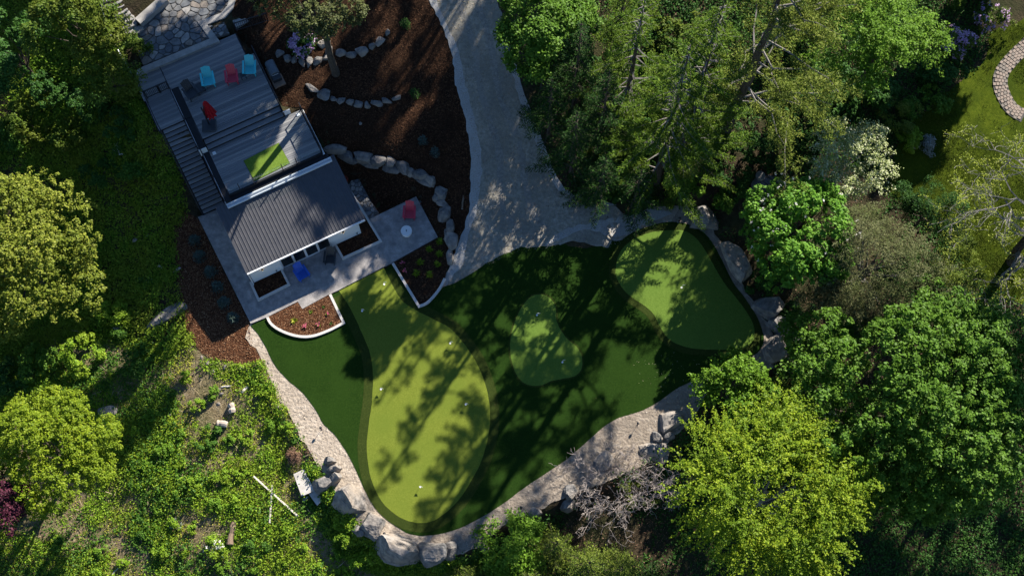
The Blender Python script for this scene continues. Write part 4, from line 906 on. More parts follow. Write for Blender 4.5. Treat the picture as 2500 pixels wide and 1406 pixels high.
log(290, 1384, 1.1, .06, 50, 'pale brown stick on the lower meadow edge', 'bleached_wood')
log(1130, 495, .9, .06, 85, 'brown stick lying on the mulch beside the drive', 'old_log')
log(433, 660, .5, .08, 40, 'short grey log at the edge of the left mulch strip', 'cut_wood')
log(392, 652, .3, .08, -20, 'small grey block of wood in the dark weeds', 'cut_wood')

# ---------------------------------------------------------------- paved garden path, upper right
bp = [(2560,60),(2505,112),(2468,148),(2445,180),(2442,212),(2455,245),(2472,268),(2500,285)]
base = gpoly(bp); cen = spline(base, 10, False); root = None
lft, rgt = [], []
for i in range(len(cen)):
    a, b = Vector(cen[max(i-1, 0)]), Vector(cen[min(i+1, len(cen)-1)]); d = (b - a).normalized(); n = Vector((-d.y, d.x)) * .47
    lft.append(tuple(Vector(cen[i]) + n)); rgt.append(tuple(Vector(cen[i]) - n))
gpth = sheet('garden_path', lft + rgt[::-1], 'joint', .05, step=.3)
acc = 0; last = Vector(cen[0]); pl = .22
dense = []
for i in range(len(cen) - 1):
    a, b = Vector(cen[i]), Vector(cen[i+1]); m = max(2, int((b - a).length / .02))
    for k in range(m): dense.append((a.lerp(b, k / m), (b - a).normalized()))
acc = 0; prev = dense[0][0]; rowi = 0
pvm = MB().box(-.5, .5, -.5, .5, -.05, .0).mesh('paver'); pvm.materials.append(M['paver'])
for p, d in dense:
    acc += (p - prev).length; prev = p
    if acc >= pl:
        acc = 0; rowi += 1; n = Vector((-d.y, d.x))
        for k in range(4):
            q = p + n * ((k - 1.5) * .215 + (.06 if rowi % 2 else -.06))
            o = mesh_obj('paver', pvm, None, gpth, (q.x, q.y, zt(q.x, q.y) + .085 + rs.uniform(-.006, .006)), (rs.uniform(-.015, .015), rs.uniform(-.015, .015), math.atan2(d.y, d.x) + rs.uniform(-.03, .03))); o.scale = (pl - .025, .18, 1); o.material_slots[0].link = 'OBJECT'; o.material_slots[0].material = M[rs.choice(('paver', 'paver', 'paver', 'flagstone3'))]
# stone edging of the lawn, paved spot with drain under the trees
spot = gpoly([(1832,455),(1850,432),(1890,430),(1915,450),(1890,470),(1850,472)])
ps = sheet('stone_paving', spline(spot, 3), 'joint', .04, step=.3)
for c in voronoi_stones(spline(spot, 3), 9, 31, .05): 
    cx = sum(p[0] for p in c) / len(c); cy = sum(p[1] for p in c) / len(c); z = zt(cx, cy); slab('paving_stone', c, z, z + .09, 'flagstone0', parent=ps)
dr = empty('drain_pipe', G(1855, 432)); tag(dr, 'round dark drain opening in stone paving under the trees', 'drain')
MB().lathe([(.26, 0), (.3, 0), (.3, .28), (.26, .28)], 18).build('ring', M['concrete'], dr); MB().lathe([(.0, .1), (.25, .1), (.25, .12)], 18).build('opening', M['black_fascia'], dr)

# ---------------------------------------------------------------- plant builders
def crown_clumps(rng, R, lobes, nclump, zmin=-.45, inner=.35):
    R = np.array(R, float)
    d = rdir(rng, lobes * 4); d = d[d[:, 2] > zmin][:lobes]; k = len(d)
    lc = d * R * rng.uniform(.45, .78, (k, 1)); lr = rng.uniform(.26, .46, (k, 1)) * R.mean()
    li = rng.integers(0, k, nclump); u = rdir(rng, nclump); u = unit(u + .8 * d[li] + np.array([0, 0, .35]))
    c = lc[li] + u * lr[li] * rng.uniform(.75, 1.08, (nclump, 1)) * np.array([1, 1, .8])
    m = rng.random(nclump) < inner; c[m] *= rng.uniform(.35, .95, (m.sum(), 1))
    return c, u, lc
SUNV = np.array([sv.x, sv.y, sv.z])
def broad(seed, R, n, leaf, lobes=16, per=60, cr=.42, aspect=.75, up=.55, sprig=0.0, zmin=-.45, inner=.2):
    """leaf polygons of a broad-leaved crown centred on the origin: limbs end in lobes, lobes carry clumps, clumps carry leaves"""
    rng = np.random.default_rng(seed); nc = max(6, n // per); c, u, lc = crown_clumps(rng, R, lobes, nc, zmin, inner)
    idx = np.repeat(np.arange(nc), per); m = len(idx)
    if sprig > 0:      # leaves strung along outward shoots
        t = rng.random((m, 1)) ** .8; sd = unit(u * np.array([1, 1, .7]) + .45 * rdir(rng, nc))[idx]; L = sprig * rng.uniform(.5, 1.25, (nc, 1))[idx]
        pos = c[idx] + sd * (t - .35) * L + rng.normal(size=(m, 3)) * cr * (1.15 - .6 * t) + np.array([0, 0, -.18]) * (t * L) ** 2
        nr = u[idx] * .3 + np.array([0, 0, up]) + .7 * rdir(rng, m) + .4 * SUNV
    else:              # rounded clumps, leaves on their outer skin
        d = unit(rdir(rng, m) + .45 * u[idx] + np.array([0, 0, .45])); rr = cr * rng.uniform(.55, 1.3, (nc, 1))[idx] * np.clip(rng.normal(.9, .2, (m, 1)), .2, 1.3)
        pos = c[idx] + d * rr * np.array([1, 1, .75])
        nr = d * .6 + np.array([0, 0, up * .6]) + .6 * rdir(rng, m) + .35 * SUNV
    return leaves(rng, pos, nr, rng.uniform(.65, 1.3, m) * leaf, aspect), lc
def grow(rng, start, d, L, r, depth, spread=.55, segs=4, kink=.25, kids=(2, 3), shrink=.68, up=.12, out=None):
    """recursive branching; returns list of (points, radii, depth)"""
    if out is None: out = []
    p = np.array(start, float); d = np.array(d, float); pts = [p.copy()]; rad = [r]
    for k in range(segs):
        d = unit(d + kink * rng.normal(size=3) * .5 + np.array([0, 0, up * .3])); p = p + d * L / segs; pts.append(p.copy()); rad.append(r * (1 - .42 * (k + 1) / segs))
    out.append((pts, rad, depth))
    if depth > 0:
        for _ in range(rng.integers(kids[0], kids[1] + 1)):
            q = rng.integers(max(1, segs // 2), segs + 1)
            nd = unit(d + spread * rng.normal(size=3) + np.array([0, 0, up]))
            grow(rng, pts[q], nd, L * shrink * rng.uniform(.8, 1.15), rad[q] * .66, depth - 1, spread, segs, kink, kids, shrink, up, out)
    return out
def tubes(segs, sides=5):
    mb = MB()
    for pts, rad, dp in segs: mb.tube(pts, rad, sides if dp > 0 else max(3, sides - 2), cap=False)
    return mb
def leafobj(name, V, mat, parent, loc=(0, 0, 0)):
    o = mesh_obj(name, np_mesh(name, V, 4), M[mat], parent, loc); o['kind'] = 'stuff'; return o
def limbs_to(rng, mb, base, targets, r):
    for t in targets:
        a = np.array(base, float); b = np.array(t, float); mid = (a + b) / 2 + rng.normal(size=3) * .25 + np.array([0, 0, -.15 * np.linalg.norm(b - a)])
        mb.tube([a, a * .6 + mid * .4, mid, mid * .4 + b * .6, b], [r, r * .85, r * .62, r * .4, r * .15], 5, cap=False)
def tree(name, label, px, py, zc, R, n, leaf, mat, seed, trunk=.16, bark='bark', cat='tree', group=None, world=None, **kw):
    """px, py: where the photograph shows the middle of the crown, zc above the ground at the trunk"""
    if world is None:
        c = P(px, py, zc)
        for _ in range(4): c = P(px, py, zc + zt(c.x, c.y))
        x, y = c.x, c.y
    else: x, y = world
    z = zt(x, y); r = empty(name, (x, y, z - .05)); tag(r, label, cat, group); rng = np.random.default_rng(seed + 7)
    V, lc = broad(seed, R, n, leaf, **kw)
    leafobj('crown', V, mat, r, (0, 0, zc))
    if trunk:
        mb = MB(); j = rng.normal(size=(5, 2)) * .05; top = zc - R[2] * .15
        tp = [(j[k][0] * k * .5, j[k][1] * k * .5, top * k / 4) for k in range(5)]; mb.tube(tp, [trunk * 1.35, trunk, trunk * .9, trunk * .75, trunk * .5], 8, cap=False)
        limbs_to(rng, mb, tp[2], [q + np.array([0, 0, zc]) for q in lc[:14]], trunk * .5)
        mb.build('trunk', M[bark], r)
    return r
def conifer_geo(seed, h, rb, bare=.12, whorl=.42, needle=.26, dens=1.0, droop=.22, taper=.9, top=.06, deadtip=.0, width=.3, aspect=.34, step=.15):
    rng = np.random.default_rng(seed); wood = []; C_, N_, T_, S_ = [], [], [], []
    z = h * bare
    while z < h * .985:
        f = (z / h - bare) / (1 - bare); L0 = rb * (1 - f) ** taper + rb * top
        for a in range(rng.integers(4, 7)):
            az = rng.uniform(0, 6.283); L = L0 * rng.uniform(.6, 1.12); dz = -droop * L * rng.uniform(.4, 1.2); pts = []
            for k in range(6):
                t = k / 5; pts.append(np.array([math.cos(az + .15 * t) * L * t, math.sin(az + .15 * t) * L * t, z + dz * (t - .35 * t * t) + rng.normal() * .03]))
            wood.append((pts, [.028 + .012 * L, .025 + .008 * L, .02, .015, .011, .006], 0))
            ns = max(4, int(L / .16 * dens)); t0 = .12 + deadtip * rng.random()
            for k in range(ns):
                t = t0 + (1 - t0) * (k + rng.random()) / ns; q = min(4, int(t * 5)); p = pts[q] + (pts[q+1] - pts[q]) * (t * 5 - q)
                bd = unit(pts[q+1] - pts[q]); side = np.array([-bd[1], bd[0], 0]); sl = width * L * (1.05 - t) * .9 + .16
                for s in (-1, 1):
                    m = max(1, int(sl / step)); dd = unit(bd * .7 + side * s * .9 + np.array([0, 0, -.12]) + .15 * rng.normal(size=3))
                    for j in range(m):
                        C_.append(p + dd * sl * (j + .6) / m + rng.normal(size=3) * .03); T_.append(dd); N_.append(np.array([0, 0, 1.0]) + .45 * rng.normal(size=3)); S_.append(needle * rng.uniform(.7, 1.25))
        z += whorl * rng.uniform(.7, 1.3) * (1 - .45 * f)
    V = leaves(rng, np.array(C_), np.array(N_), np.array(S_), aspect, np.array(T_))
    return wood, V
def conifer(name, label, px, py, h, rb, mat, seed, trunk=.2, bark='bark', group=None, world=None, lean=(0, 0), branch='bark', **kw):
    """px, py: where the photograph shows (or would show) the foot of the trunk"""
    if world is None: g = G(px, py); x, y = g.x, g.y
    else: x, y = world
    r = empty(name, (x, y, zt(x, y) - .05)); tag(r, label, 'tree', group)
    wood, V = conifer_geo(seed, h, rb, **kw)
    if lean != (0, 0):
        k = V[:, :, 2:3] / h; V = V.copy(); V[:, :, 0:1] += k * lean[0]; V[:, :, 1:2] += k * lean[1]
        wood = [([p + np.array([lean[0], lean[1], 0]) * p[2] / h for p in pts], rr, d) for pts, rr, d in wood]
    leafobj('crown', V, mat, r)
    MB().tube([(lean[0] * k / 6, lean[1] * k / 6, h * k / 6) for k in range(7)], [trunk * (1.25 if k == 0 else 1.05 - k / 6.2) for k in range(7)], 8, cap=False).build('trunk', M[bark], r)
    tag(tubes(wood, 4).build('branches', M[branch], r), kind='stuff'); return r
def bush(name, label, px, py, R, n, leaf, mat, seed, cat='shrub', group=None, zoff=0.0, flowers=None, **kw):
    g = G(px, py); c = P(px, py, g.z + R[2] * .5 + zoff); z = zt(c.x, c.y)
    r = empty(name, (c.x, c.y, z)); tag(r, label, cat, group); kw.setdefault('lobes', 9); kw.setdefault('cr', .22); kw.setdefault('zmin', -.1); kw.setdefault('per', 34)
    V, lc = broad(seed, R, n, leaf, **kw); leafobj('foliage', V, mat, r, (0, 0, R[2] * .35 + zoff))
    rng = np.random.default_rng(seed); mb = MB()
    for k in range(5):
        e = lc[k % len(lc)] * .7; mb.tube([(0, 0, -.05), (e[0] * .4, e[1] * .4, R[2] * .25), (e[0], e[1], e[2] + R[2] * .35 + zoff)], [.03, .022, .01], 4, cap=False)
    mb.build('stems', M['bark'], r)
    if flowers:
        fm, fn, fs, spread = flowers; c_, u, _ = crown_clumps(rng, R, 10, fn, 0.0, .0); c_ = c_ * 1.03; m = 7
        pos = np.repeat(c_, m, 0) + rng.normal(size=(fn * m, 3)) * spread; nr = np.repeat(u, m, 0) + np.array([0, 0, .8]) + .6 * rdir(rng, fn * m)
        leafobj('blossom', leaves(rng, pos, nr, rng.uniform(.7, 1.3, fn * m) * fs, .9), fm, r, (0, 0, R[2] * .35 + zoff))
    return r

# ---------------------------------------------------------------- trees and shrubs
tree('maple_tree', 'large olive yellow tree filling the left edge of the picture', 30, 620, 6.0, (5.2, 5.7, 3.6), 50000, .15, 'leaf_olive', 1, .2, lobes=40, per=20, cr=.22)
tree('maple_tree', 'bright yellow green maple at the lower left above the meadow', 138, 1105, 4.6, (3.8, 4.1, 2.7), 38000, .125, 'leaf_lime', 2, .13, lobes=36, per=30, cr=.22)
tree('plum_tree', 'dark purple leaved tree at the lower left edge', -12, 1225, 5.6, (1.7, 2.3, 1.8), 8000, .13, 'leaf_purple', 3, .1, lobes=12)
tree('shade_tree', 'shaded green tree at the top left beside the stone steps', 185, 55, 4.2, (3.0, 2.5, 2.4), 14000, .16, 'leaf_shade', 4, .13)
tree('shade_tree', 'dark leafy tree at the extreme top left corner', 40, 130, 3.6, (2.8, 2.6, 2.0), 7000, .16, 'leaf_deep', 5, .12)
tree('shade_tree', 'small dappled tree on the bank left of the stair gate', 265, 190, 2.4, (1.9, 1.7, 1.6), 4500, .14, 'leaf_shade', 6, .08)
tree('terrace_tree', 'olive crowned tree with a tall bare trunk beside the deck', 768, -14, 10.4, (3.4, 2.5, 2.0), 18000, .14, 'leaf_terrace', 7, .21, lobes=22, per=22, cr=.24)
tree('ash_tree', 'green leafy tree overhanging the top of the gravel drive', 1315, 60, 7.0, (3.1, 3.0, 2.7), 17000, .17, 'leaf_green', 8, .16)
tree('elm_tree', 'bright green feathery tree at the top right', 2150, 105, 7.0, (3.8, 3.4, 3.0), 24000, .14, 'leaf_bright', 9, .17, sprig=1.2, lobes=24, per=40, cr=.13)
tree('dogwood_tree', 'pale cream green flowering tree right of centre', 2072, 385, 4.2, (3.1, 2.5, 1.9), 10500, .12, 'leaf_pale', 10, .1, sprig=.8, per=26, cr=.12, bark='grey_bark', lobes=16)
ch = tree('chestnut_tree', 'rich green chestnut tree with white flower candles', 1950, 560, 4.6, (3.6, 3.7, 2.5), 21000, .2, 'leaf_chestnut', 11, .17, lobes=32, per=22, cr=.28)
rng = np.random.default_rng(41); c_, u_, _ = crown_clumps(rng, (3.4, 3.5, 2.6), 24, 85, -.2, 0); CV = []
for q in c_:
    m = 8; pos = q + np.stack([rng.normal(size=m) * .035, rng.normal(size=m) * .035, np.linspace(0, .24, m)], 1); CV.append(leaves(rng, pos, rdir(rng, m) + np.array([0, 0, .6]), np.linspace(.15, .06, m), .8))
leafobj('flower_candles', np.concatenate(CV), 'petal_white', ch, (0, 0, 4.75))
tree('big_maple', 'huge dark green maple covering the right side of the picture', 2235, 985, 6.8, (8.2, 6.6, 5.0), 95000, .18, 'leaf_green', 12, .35, lobes=90, per=50, cr=.34, up=.5)
tree('katsura_tree', 'glowing yellow green tree with radiating twigs at the bottom right', 1885, 1195, 8.5, (5.6, 5.0, 3.6), 60000, .135, 'leaf_yellow', 13, .2, sprig=1.9, per=40, lobes=60, cr=.1, bark='grey_bark')
tree('sapling', 'fresh green sapling overlapping the lower right of the green', 1792, 942, 3.2, (2.5, 2.2, 1.8), 11000, .15, 'leaf_bright', 14, .07, sprig=.8, lobes=14, per=36, cr=.13)
tree('understory_tree', 'dark green leafy tree between green and big maple', 2010, 850, 3.6, (2.7, 2.6, 2.2), 8000, .18, 'leaf_green', 15, .12)
bush('juniper', 'olive grey juniper between sapling and yellow green tree', 1895, 985, (1.7, 1.5, 1.5), 5000, .17, 'needle_olive', 16, aspect=.3, cr=.2)
bush('juniper', 'dark blue green juniper at the edge of the big maple', 1985, 1010, (1.8, 1.6, 1.4), 4500, .17, 'needle_blue', 17, aspect=.3, cr=.2)
tree('juniper_tree', 'sparse grey brown juniper tree right of the chestnut', 2130, 640, 5.2, (4.4, 3.4, 2.8), 24000, .15, 'needle_grey', 18, .2, bark='grey_bark', aspect=.3, sprig=.8, lobes=26, per=44, cr=.16)
tree('juniper_tree', 'dark olive juniper tree with a leaning trunk above the big maple', 2060, 760, 4.2, (2.8, 2.0, 1.8), 12000, .15, 'needle_grey', 19, .14, aspect=.3, sprig=.7, lobes=16, per=44, cr=.16)
tree('yew_tree', 'dark brown green yew beside the sunny lawn', 2270, 505, 3.4, (2.1, 1.7, 1.7), 9000, .14, 'needle_dark', 20, .1, aspect=.35, sprig=.6, cr=.15, lobes=12)
tree('yew_tree', 'narrow dark yew at the right rim of the grey juniper', 2330, 640, 3.0, (1.5, 2.2, 1.7), 8000, .14, 'needle_olive', 21, .1, aspect=.35, sprig=.6, cr=.15, lobes=12)

# spruces and dark hemlocks above the green
sp = dict(whorl=1.2, needle=.2, dens=2.6, step=.085, droop=.32, width=.16, aspect=.24, branch='spruce_bark', deadtip=.35)
conifer('spruce_tree', 'tall spruce with bare grey branches right of the gravel drive', 1600, 445, 19.5, 4.7, 'needle_spruce', 30, .24, taper=.8, **sp)
conifer('spruce_tree', 'tallest spruce with dark trunk, close to the pine', 1655, 395, 22.0, 4.4, 'needle_spruce', 31, .28, taper=.8, **sp)
conifer('spruce_tree', 'spruce leaning over the top of the picture between drive and pine', 1520, 300, 17.0, 4.0, 'needle_spruce', 32, .22, taper=.8, **sp)
dk = dict(whorl=.72, needle=.19, dens=2.0, step=.1, droop=.35, width=.22, aspect=.26)
for i, (x, y, h, rb, lab) in enumerate([(1340, 330, 8.5, 2.3, 'dark hemlock nearest the narrow middle of the drive'), (1395, 420, 9.5, 2.5, 'dark hemlock above the widening of the drive'), (1462, 500, 8.0, 2.3, 'dark hemlock at the drive corner'), (1545, 510, 7.0, 2.2, 'low dark hemlock overhanging the round green'),
                                        (1400, 260, 11.5, 2.6, 'tall dark hemlock behind the ash tree'), (1460, 370, 12.0, 2.6, 'tall dark hemlock left of the spruces'), (1325, 215, 8.0, 2.0, 'shaded hemlock beside the upper drive'), (1500, 150, 13.0, 2.6, 'dark hemlock at the top edge behind the spruces')]):
    conifer('hemlock_tree', lab, x, y, h, rb, 'needle_dark' if i != 7 else 'needle_spruce', 40 + i, .14, group='dark hemlocks beside the drive', **dk)

# the white pine: crooked trunk, long limbs, pads of needles
pb = G(1757, 365); pn = empty('white_pine', pb - Vector((0, 0, .05))); tag(pn, 'tall pine with crooked bare trunk and soft olive needle pads', 'tree')
rng = np.random.default_rng(77)
tk = [(0, 0, 0), (.05, .0, 4), (.1, .05, 8), (.35, .1, 11), (.2, 0, 14), (.45, .1, 17), (.3, .1, 20), (.35, .1, 23)]
MB().tube(tk, [.33, .29, .26, .24, .2, .16, .11, .05], 9, cap=False).build('trunk', M['bark'], pn)
padV = []
for i in range(30):
    z = 6.5 + 16 * (i + rng.random()) / 30; az = rng.uniform(-1.25, 1.5) if i % 4 else rng.uniform(0, 6.28); L = (7.4 if z < 15 else 7.4 - (z - 15) * .7) * rng.uniform(.45, 1.05) * (1 if i % 4 else .55)
    k = min(6, max(0, [j for j in range(8) if tk[j][2] <= z][-1])); b0 = np.array(tk[k], float); b0 = b0 + (np.array(tk[k+1]) - b0) * (z - tk[k][2]) / (tk[k+1][2] - tk[k][2])
    cv = rng.normal() * .35; pts = [b0 + np.array([math.cos(az + cv * t) * L * t, math.sin(az + cv * t) * L * t, .9 * t * t - .1]) + rng.normal(size=3) * np.array([.22, .22, .12]) * (t > 0) for t in (0, .25, .5, .75, 1)]
    MB().tube(pts, [.075, .058, .042, .028, .012], 5, cap=False).build('branch', M['spruce_bark'], pn)
    for t in np.arange(.36, 1.06, .09):
        q = min(3, int(t * 4)); p = pts[q] + (pts[q+1] - pts[q]) * (t * 4 - q)
        for s in range(4):
            cc = p + rng.normal(size=3) * np.array([.36, .36, .10]); m = 36; dd = unit(rdir(rng, m) + np.array([0, 0, .5]))
            padV.append(leaves(rng, cc + dd * .14 + rng.normal(size=(m, 3)) * np.array([.13, .13, .05]), np.cross(dd, rdir(rng, m)) + np.array([0, 0, .5]) + .4 * SUNV, rng.uniform(.15, .24, m), .26, dd))
leafobj('crown', np.concatenate(padV), 'needle_pine', pn)

# the gnarled grey tree at the right edge
gb = G(2468, 640); gt_ = empty('gnarled_tree', gb - Vector((0, 0, .05))); tag(gt_, 'gnarled grey tree with sparse spring leaves at the right edge', 'tree')
rng = np.random.default_rng(90); tp = [(0, 0, 0), (-.1, .3, 1.8), (.15, .7, 3.6), (-.05, 1.2, 5.2), (.1, 1.8, 6.8)]
MB().tube(tp, [.34, .27, .25, .21, .15], 9, cap=False).build('trunk', M['bark'], gt_)
tips = []
for i, (k, d, L) in enumerate([(1, (-.9, -.7, .4), 2.6), (1, (-.2, -1, .4), 2.4), (2, (-1, .2, .35), 3.0), (2, (.9, -.5, .4), 2.4), (3, (-.8, .8, .4), 3.0), (3, (.8, .6, .4), 2.6), (4, (-.6, .9, .5), 2.8), (4, (.5, 1, .5), 2.8), (4, (-1, .1, .4), 2.8), (3, (-1, -.35, .25), 3.0), (2, (-.7, -.9, .3), 2.6), (4, (0, 1, .3), 2.6), (3, (-.3, -1, .3), 2.4)]):
    sg = grow(rng, tp[k], unit(np.array(d, float)), L * 1.12, .11, 4, spread=.62, kids=(2, 3), kink=.75, shrink=.72, up=.03); sg = [(p_, [max(.011, q) for q in r_], d_) for p_, r_, d_ in sg]; tubes(sg, 4).build('branch', M['grey_bark'], gt_)
    tips += [s_[0][-1] for s_ in sg if s_[2] <= 1] + [s_[0][2] for s_ in sg if s_[2] == 0]
tips = np.array(tips); tips = tips[rng.random(len(tips)) < .42]; m = 12; pos = np.repeat(tips, m, 0) + rng.normal(size=(len(tips) * m, 3)) * np.array([.16, .16, .06])
leafobj('crown', leaves(rng, pos, rdir(rng, len(pos)) * .6 + np.array([0, 0, .8]) + .4 * SUNV, rng.uniform(.08, .16, len(pos)), .5), 'leaf_spring', gt_)

# the bare bush on the lower path
bb = G(1495, 1200); br = empty('bare_bush', bb - Vector((0, 0, .05))); tag(br, 'leafless tangle of pale grey twigs below the sand path', 'bush'); rng = np.random.default_rng(91)
for i in range(44):
    a = rng.uniform(0, 6.28); r0 = rng.uniform(.2, 1.0); st_ = (math.cos(a) * r0 * 2.5 + .3, math.sin(a) * r0 * 1.15 - .05, .15)
    sg = grow(rng, st_, unit(np.array([math.cos(a) * .9, math.sin(a) * .8 + .25, .8])), rng.uniform(.85, 1.35), .03, 4, spread=.6, kids=(2, 3), kink=.55, shrink=.74, segs=3, up=.04)
    tubes([(p_, [max(.0095, q) for q in r_], d_) for p_, r_, d_ in sg], 4).build('twigs', M['twig_bark'], br)
bush('undergrowth_shrub', 'thin green shrub growing through the bare twigs', 1555, 1195, (1.5, 1.4, .7), 1600, .12, 'needle_olive', 61, aspect=.35)
# conifers along the bottom
lc_ = dict(whorl=.24, needle=.15, dens=1.3, step=.1, droop=-.2, width=.34, aspect=.4, bare=.03, taper=.7)
for i, (x, y, h, rb, lab, mt) in enumerate([(1430, 1395, 5.2, 2.0, 'olive arborvitae below the bare bush', 'needle_olive'), (1355, 1345, 4.2, 1.6, 'small arborvitae beside the bright maple bush', 'needle_olive'), (1505, 1410, 5.2, 2.0, 'grey green arborvitae at the bottom edge', 'needle_olive'), (1580, 1440, 4.2, 1.7, 'dark arborvitae beside the yellow green tree at the bottom', 'needle_dark'),
                                           (1140, 1430, 3.4, 1.8, 'low arborvitae right of the pointed boulder at the bottom', 'needle_olive'), (1215, 1450, 2.6, 1.4, 'arborvitae at the bottom edge under the maple bush', 'needle_olive'), (1300, 1440, 4.4, 1.8, 'shaded arborvitae at the bottom middle', 'needle_olive')]):
    conifer('arborvitae', lab, x, y, h, rb, mt, 60 + i, .06, group='arborvitae along the bottom', **lc_)
tree('maple_bush', 'bright green maple bush at the bottom of the sand path', 1245, 1325, 2.2, (1.75, 1.9, 1.5), 7000, .15, 'leaf_bright', 62, .05, lobes=9, per=18, cr=.16, sprig=1.1)
bush('maple_bush', 'low bright green shrub left of the maple bush at the bottom edge', 1205, 1395, (1.0, .9, .7), 2200, .13, 'leaf_bright', 63)
bush('laurel_bush', 'green bush hanging over the boulders below the long tan boulder', 850, 1300, (1.4, 1.0, .6), 2600, .12, 'weed_green', 64)
bush('laurel_bush', 'green bush in front of the huge bottom boulder', 905, 1375, (1.9, 1.0, .7), 3200, .12, 'weed_green', 65)

# lilacs, rhododendron and garden shrubs
bush('lilac', 'lilac bush in purple bloom beside the garden path', 2335, 110, (1.25, 1.4, 1.3), 3200, .13, 'leaf_shade', 70, flowers=('petal_lilac', 200, .10, .07), zoff=.3)
bush('lilac', 'second lilac bush in the top right corner', 2425, 42, (1.2, 1.0, 1.2), 2600, .13, 'leaf_shade', 71, flowers=('petal_lilac', 90, .10, .07), zoff=.3)
bush('rhododendron', 'rhododendron covered in mauve blossom under the tall tree', 742, 108, (1.0, .75, .7), 2200, .13, 'leaf_deep', 72, flowers=('petal_lilac', 170, .12, .07), zoff=.1)
bush('garden_shrub', 'grey green shrub above the silver plant', 2195, 285, (1.5, 1.3, 1.2), 3600, .12, 'needle_olive', 73, aspect=.5)
bush('garden_shrub', 'deep green fern like shrub beside the small pale stone', 2215, 340, (.95, .9, .7), 2000, .2, 'weed_green', 74, aspect=.3)
bush('silver_shrub', 'small silvery plant at the lawn edge', 2265, 358, (.5, .6, .5), 1300, .09, 'silver_leaf', 75)
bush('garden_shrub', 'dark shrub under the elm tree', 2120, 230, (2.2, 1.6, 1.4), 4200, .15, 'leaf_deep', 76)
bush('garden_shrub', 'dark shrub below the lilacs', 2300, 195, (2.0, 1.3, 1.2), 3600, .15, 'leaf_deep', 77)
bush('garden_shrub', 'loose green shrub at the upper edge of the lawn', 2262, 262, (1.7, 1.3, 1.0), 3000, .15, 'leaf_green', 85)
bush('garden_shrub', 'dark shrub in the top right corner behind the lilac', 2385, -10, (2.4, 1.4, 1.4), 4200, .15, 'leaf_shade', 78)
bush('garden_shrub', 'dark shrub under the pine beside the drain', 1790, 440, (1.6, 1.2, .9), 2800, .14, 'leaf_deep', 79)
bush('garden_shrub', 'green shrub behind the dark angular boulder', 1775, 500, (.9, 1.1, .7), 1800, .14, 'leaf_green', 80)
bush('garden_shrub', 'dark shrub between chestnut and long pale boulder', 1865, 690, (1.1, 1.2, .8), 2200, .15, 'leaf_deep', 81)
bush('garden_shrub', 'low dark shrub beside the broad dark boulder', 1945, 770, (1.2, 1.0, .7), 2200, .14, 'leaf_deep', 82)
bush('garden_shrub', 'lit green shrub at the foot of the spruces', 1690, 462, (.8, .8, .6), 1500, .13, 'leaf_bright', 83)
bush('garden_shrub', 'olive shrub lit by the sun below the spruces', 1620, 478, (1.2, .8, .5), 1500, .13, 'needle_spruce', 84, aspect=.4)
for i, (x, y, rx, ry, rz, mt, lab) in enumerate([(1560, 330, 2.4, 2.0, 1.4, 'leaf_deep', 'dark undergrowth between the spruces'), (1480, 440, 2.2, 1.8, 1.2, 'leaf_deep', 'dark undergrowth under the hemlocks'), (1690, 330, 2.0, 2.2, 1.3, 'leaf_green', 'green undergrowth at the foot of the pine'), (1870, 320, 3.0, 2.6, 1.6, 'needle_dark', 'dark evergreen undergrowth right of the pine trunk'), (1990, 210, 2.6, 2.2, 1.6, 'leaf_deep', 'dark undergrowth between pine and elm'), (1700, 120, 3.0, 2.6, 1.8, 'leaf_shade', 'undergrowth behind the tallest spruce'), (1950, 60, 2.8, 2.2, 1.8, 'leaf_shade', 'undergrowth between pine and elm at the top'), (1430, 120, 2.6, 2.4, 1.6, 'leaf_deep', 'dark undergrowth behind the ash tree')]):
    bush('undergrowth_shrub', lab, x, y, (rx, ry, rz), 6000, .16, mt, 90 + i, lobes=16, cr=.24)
for i, (x, y, r_, mt, lab) in enumerate([(330, 110, 1.0, 'leaf_shade', 'dappled shrub beside the slope handrail'), (390, 340, 0.0, 'leaf_deep', ''), (60, 290, 2.0, 'leaf_shade', 'brownish green shrub at the left edge above the olive tree'), (170, 330, 1.5, 'leaf_shade', 'tall weeds mound above the olive tree'), (220, 250, 1.6, 'leaf_deep', 'dark shrub in the middle of the shaded bank'), (130, 210, 1.6, 'leaf_deep', 'dark shrub below the top left trees'), (300, 300, 1.3, 'leaf_deep', 'dark shrub beside the top of the long stair'), (320, 220, 1.0, 'leaf_shade', 'dappled shrub by the picket gate'), (250, 420, 1.4, 'leaf_deep', 'dark shrub right of the olive tree top'), (330, 420, 1.2, 'weed_dark', 'dark shrub beside the white blossoms'), (20, 330, 1.4, 'weed_dark', 'dark shrub at the left edge'), (90, 890, 1.6, 'leaf_green', 'green shrub between the two left trees'), (40, 920, 1.5, 'leaf_deep', 'dark green shrub at the left edge between the trees'), (200, 870, 1.6, 'weed_green', 'sunlit green shrub right of the gap between the trees'), (280, 770, 1.2, 'weed_green', 'sunlit green mound below the olive tree'), (330, 880, 1.4, 'weed_dark', 'dark green mound left of the mulch corner')]):
    if r_: bush('bank_shrub', lab, x, y, (r_, r_ * .9, r_ * .55), int(1700 * r_), .14, mt, 120 + i, lobes=10)
bush('white_blossom_shrub', 'small white blossoming shrub in the dark bank left of the stair', 293, 368, (.45, .5, .4), 700, .1, 'weed_dark', 140, flowers=('petal_white', 16, .08, .05))
bush('white_blossom_shrub', 'white blossoming shrub beside the brown log', 532, 1335, (.85, .8, .5), 1300, .1, 'weed_green', 141, flowers=('petal_white', 30, .075, .06))
bush('white_blossom_shrub', 'white blossoming weed in shade below the pointed slab', 292, 812, (.45, .45, .3), 600, .1, 'weed_dark', 142, flowers=('petal_white', 12, .07, .05))
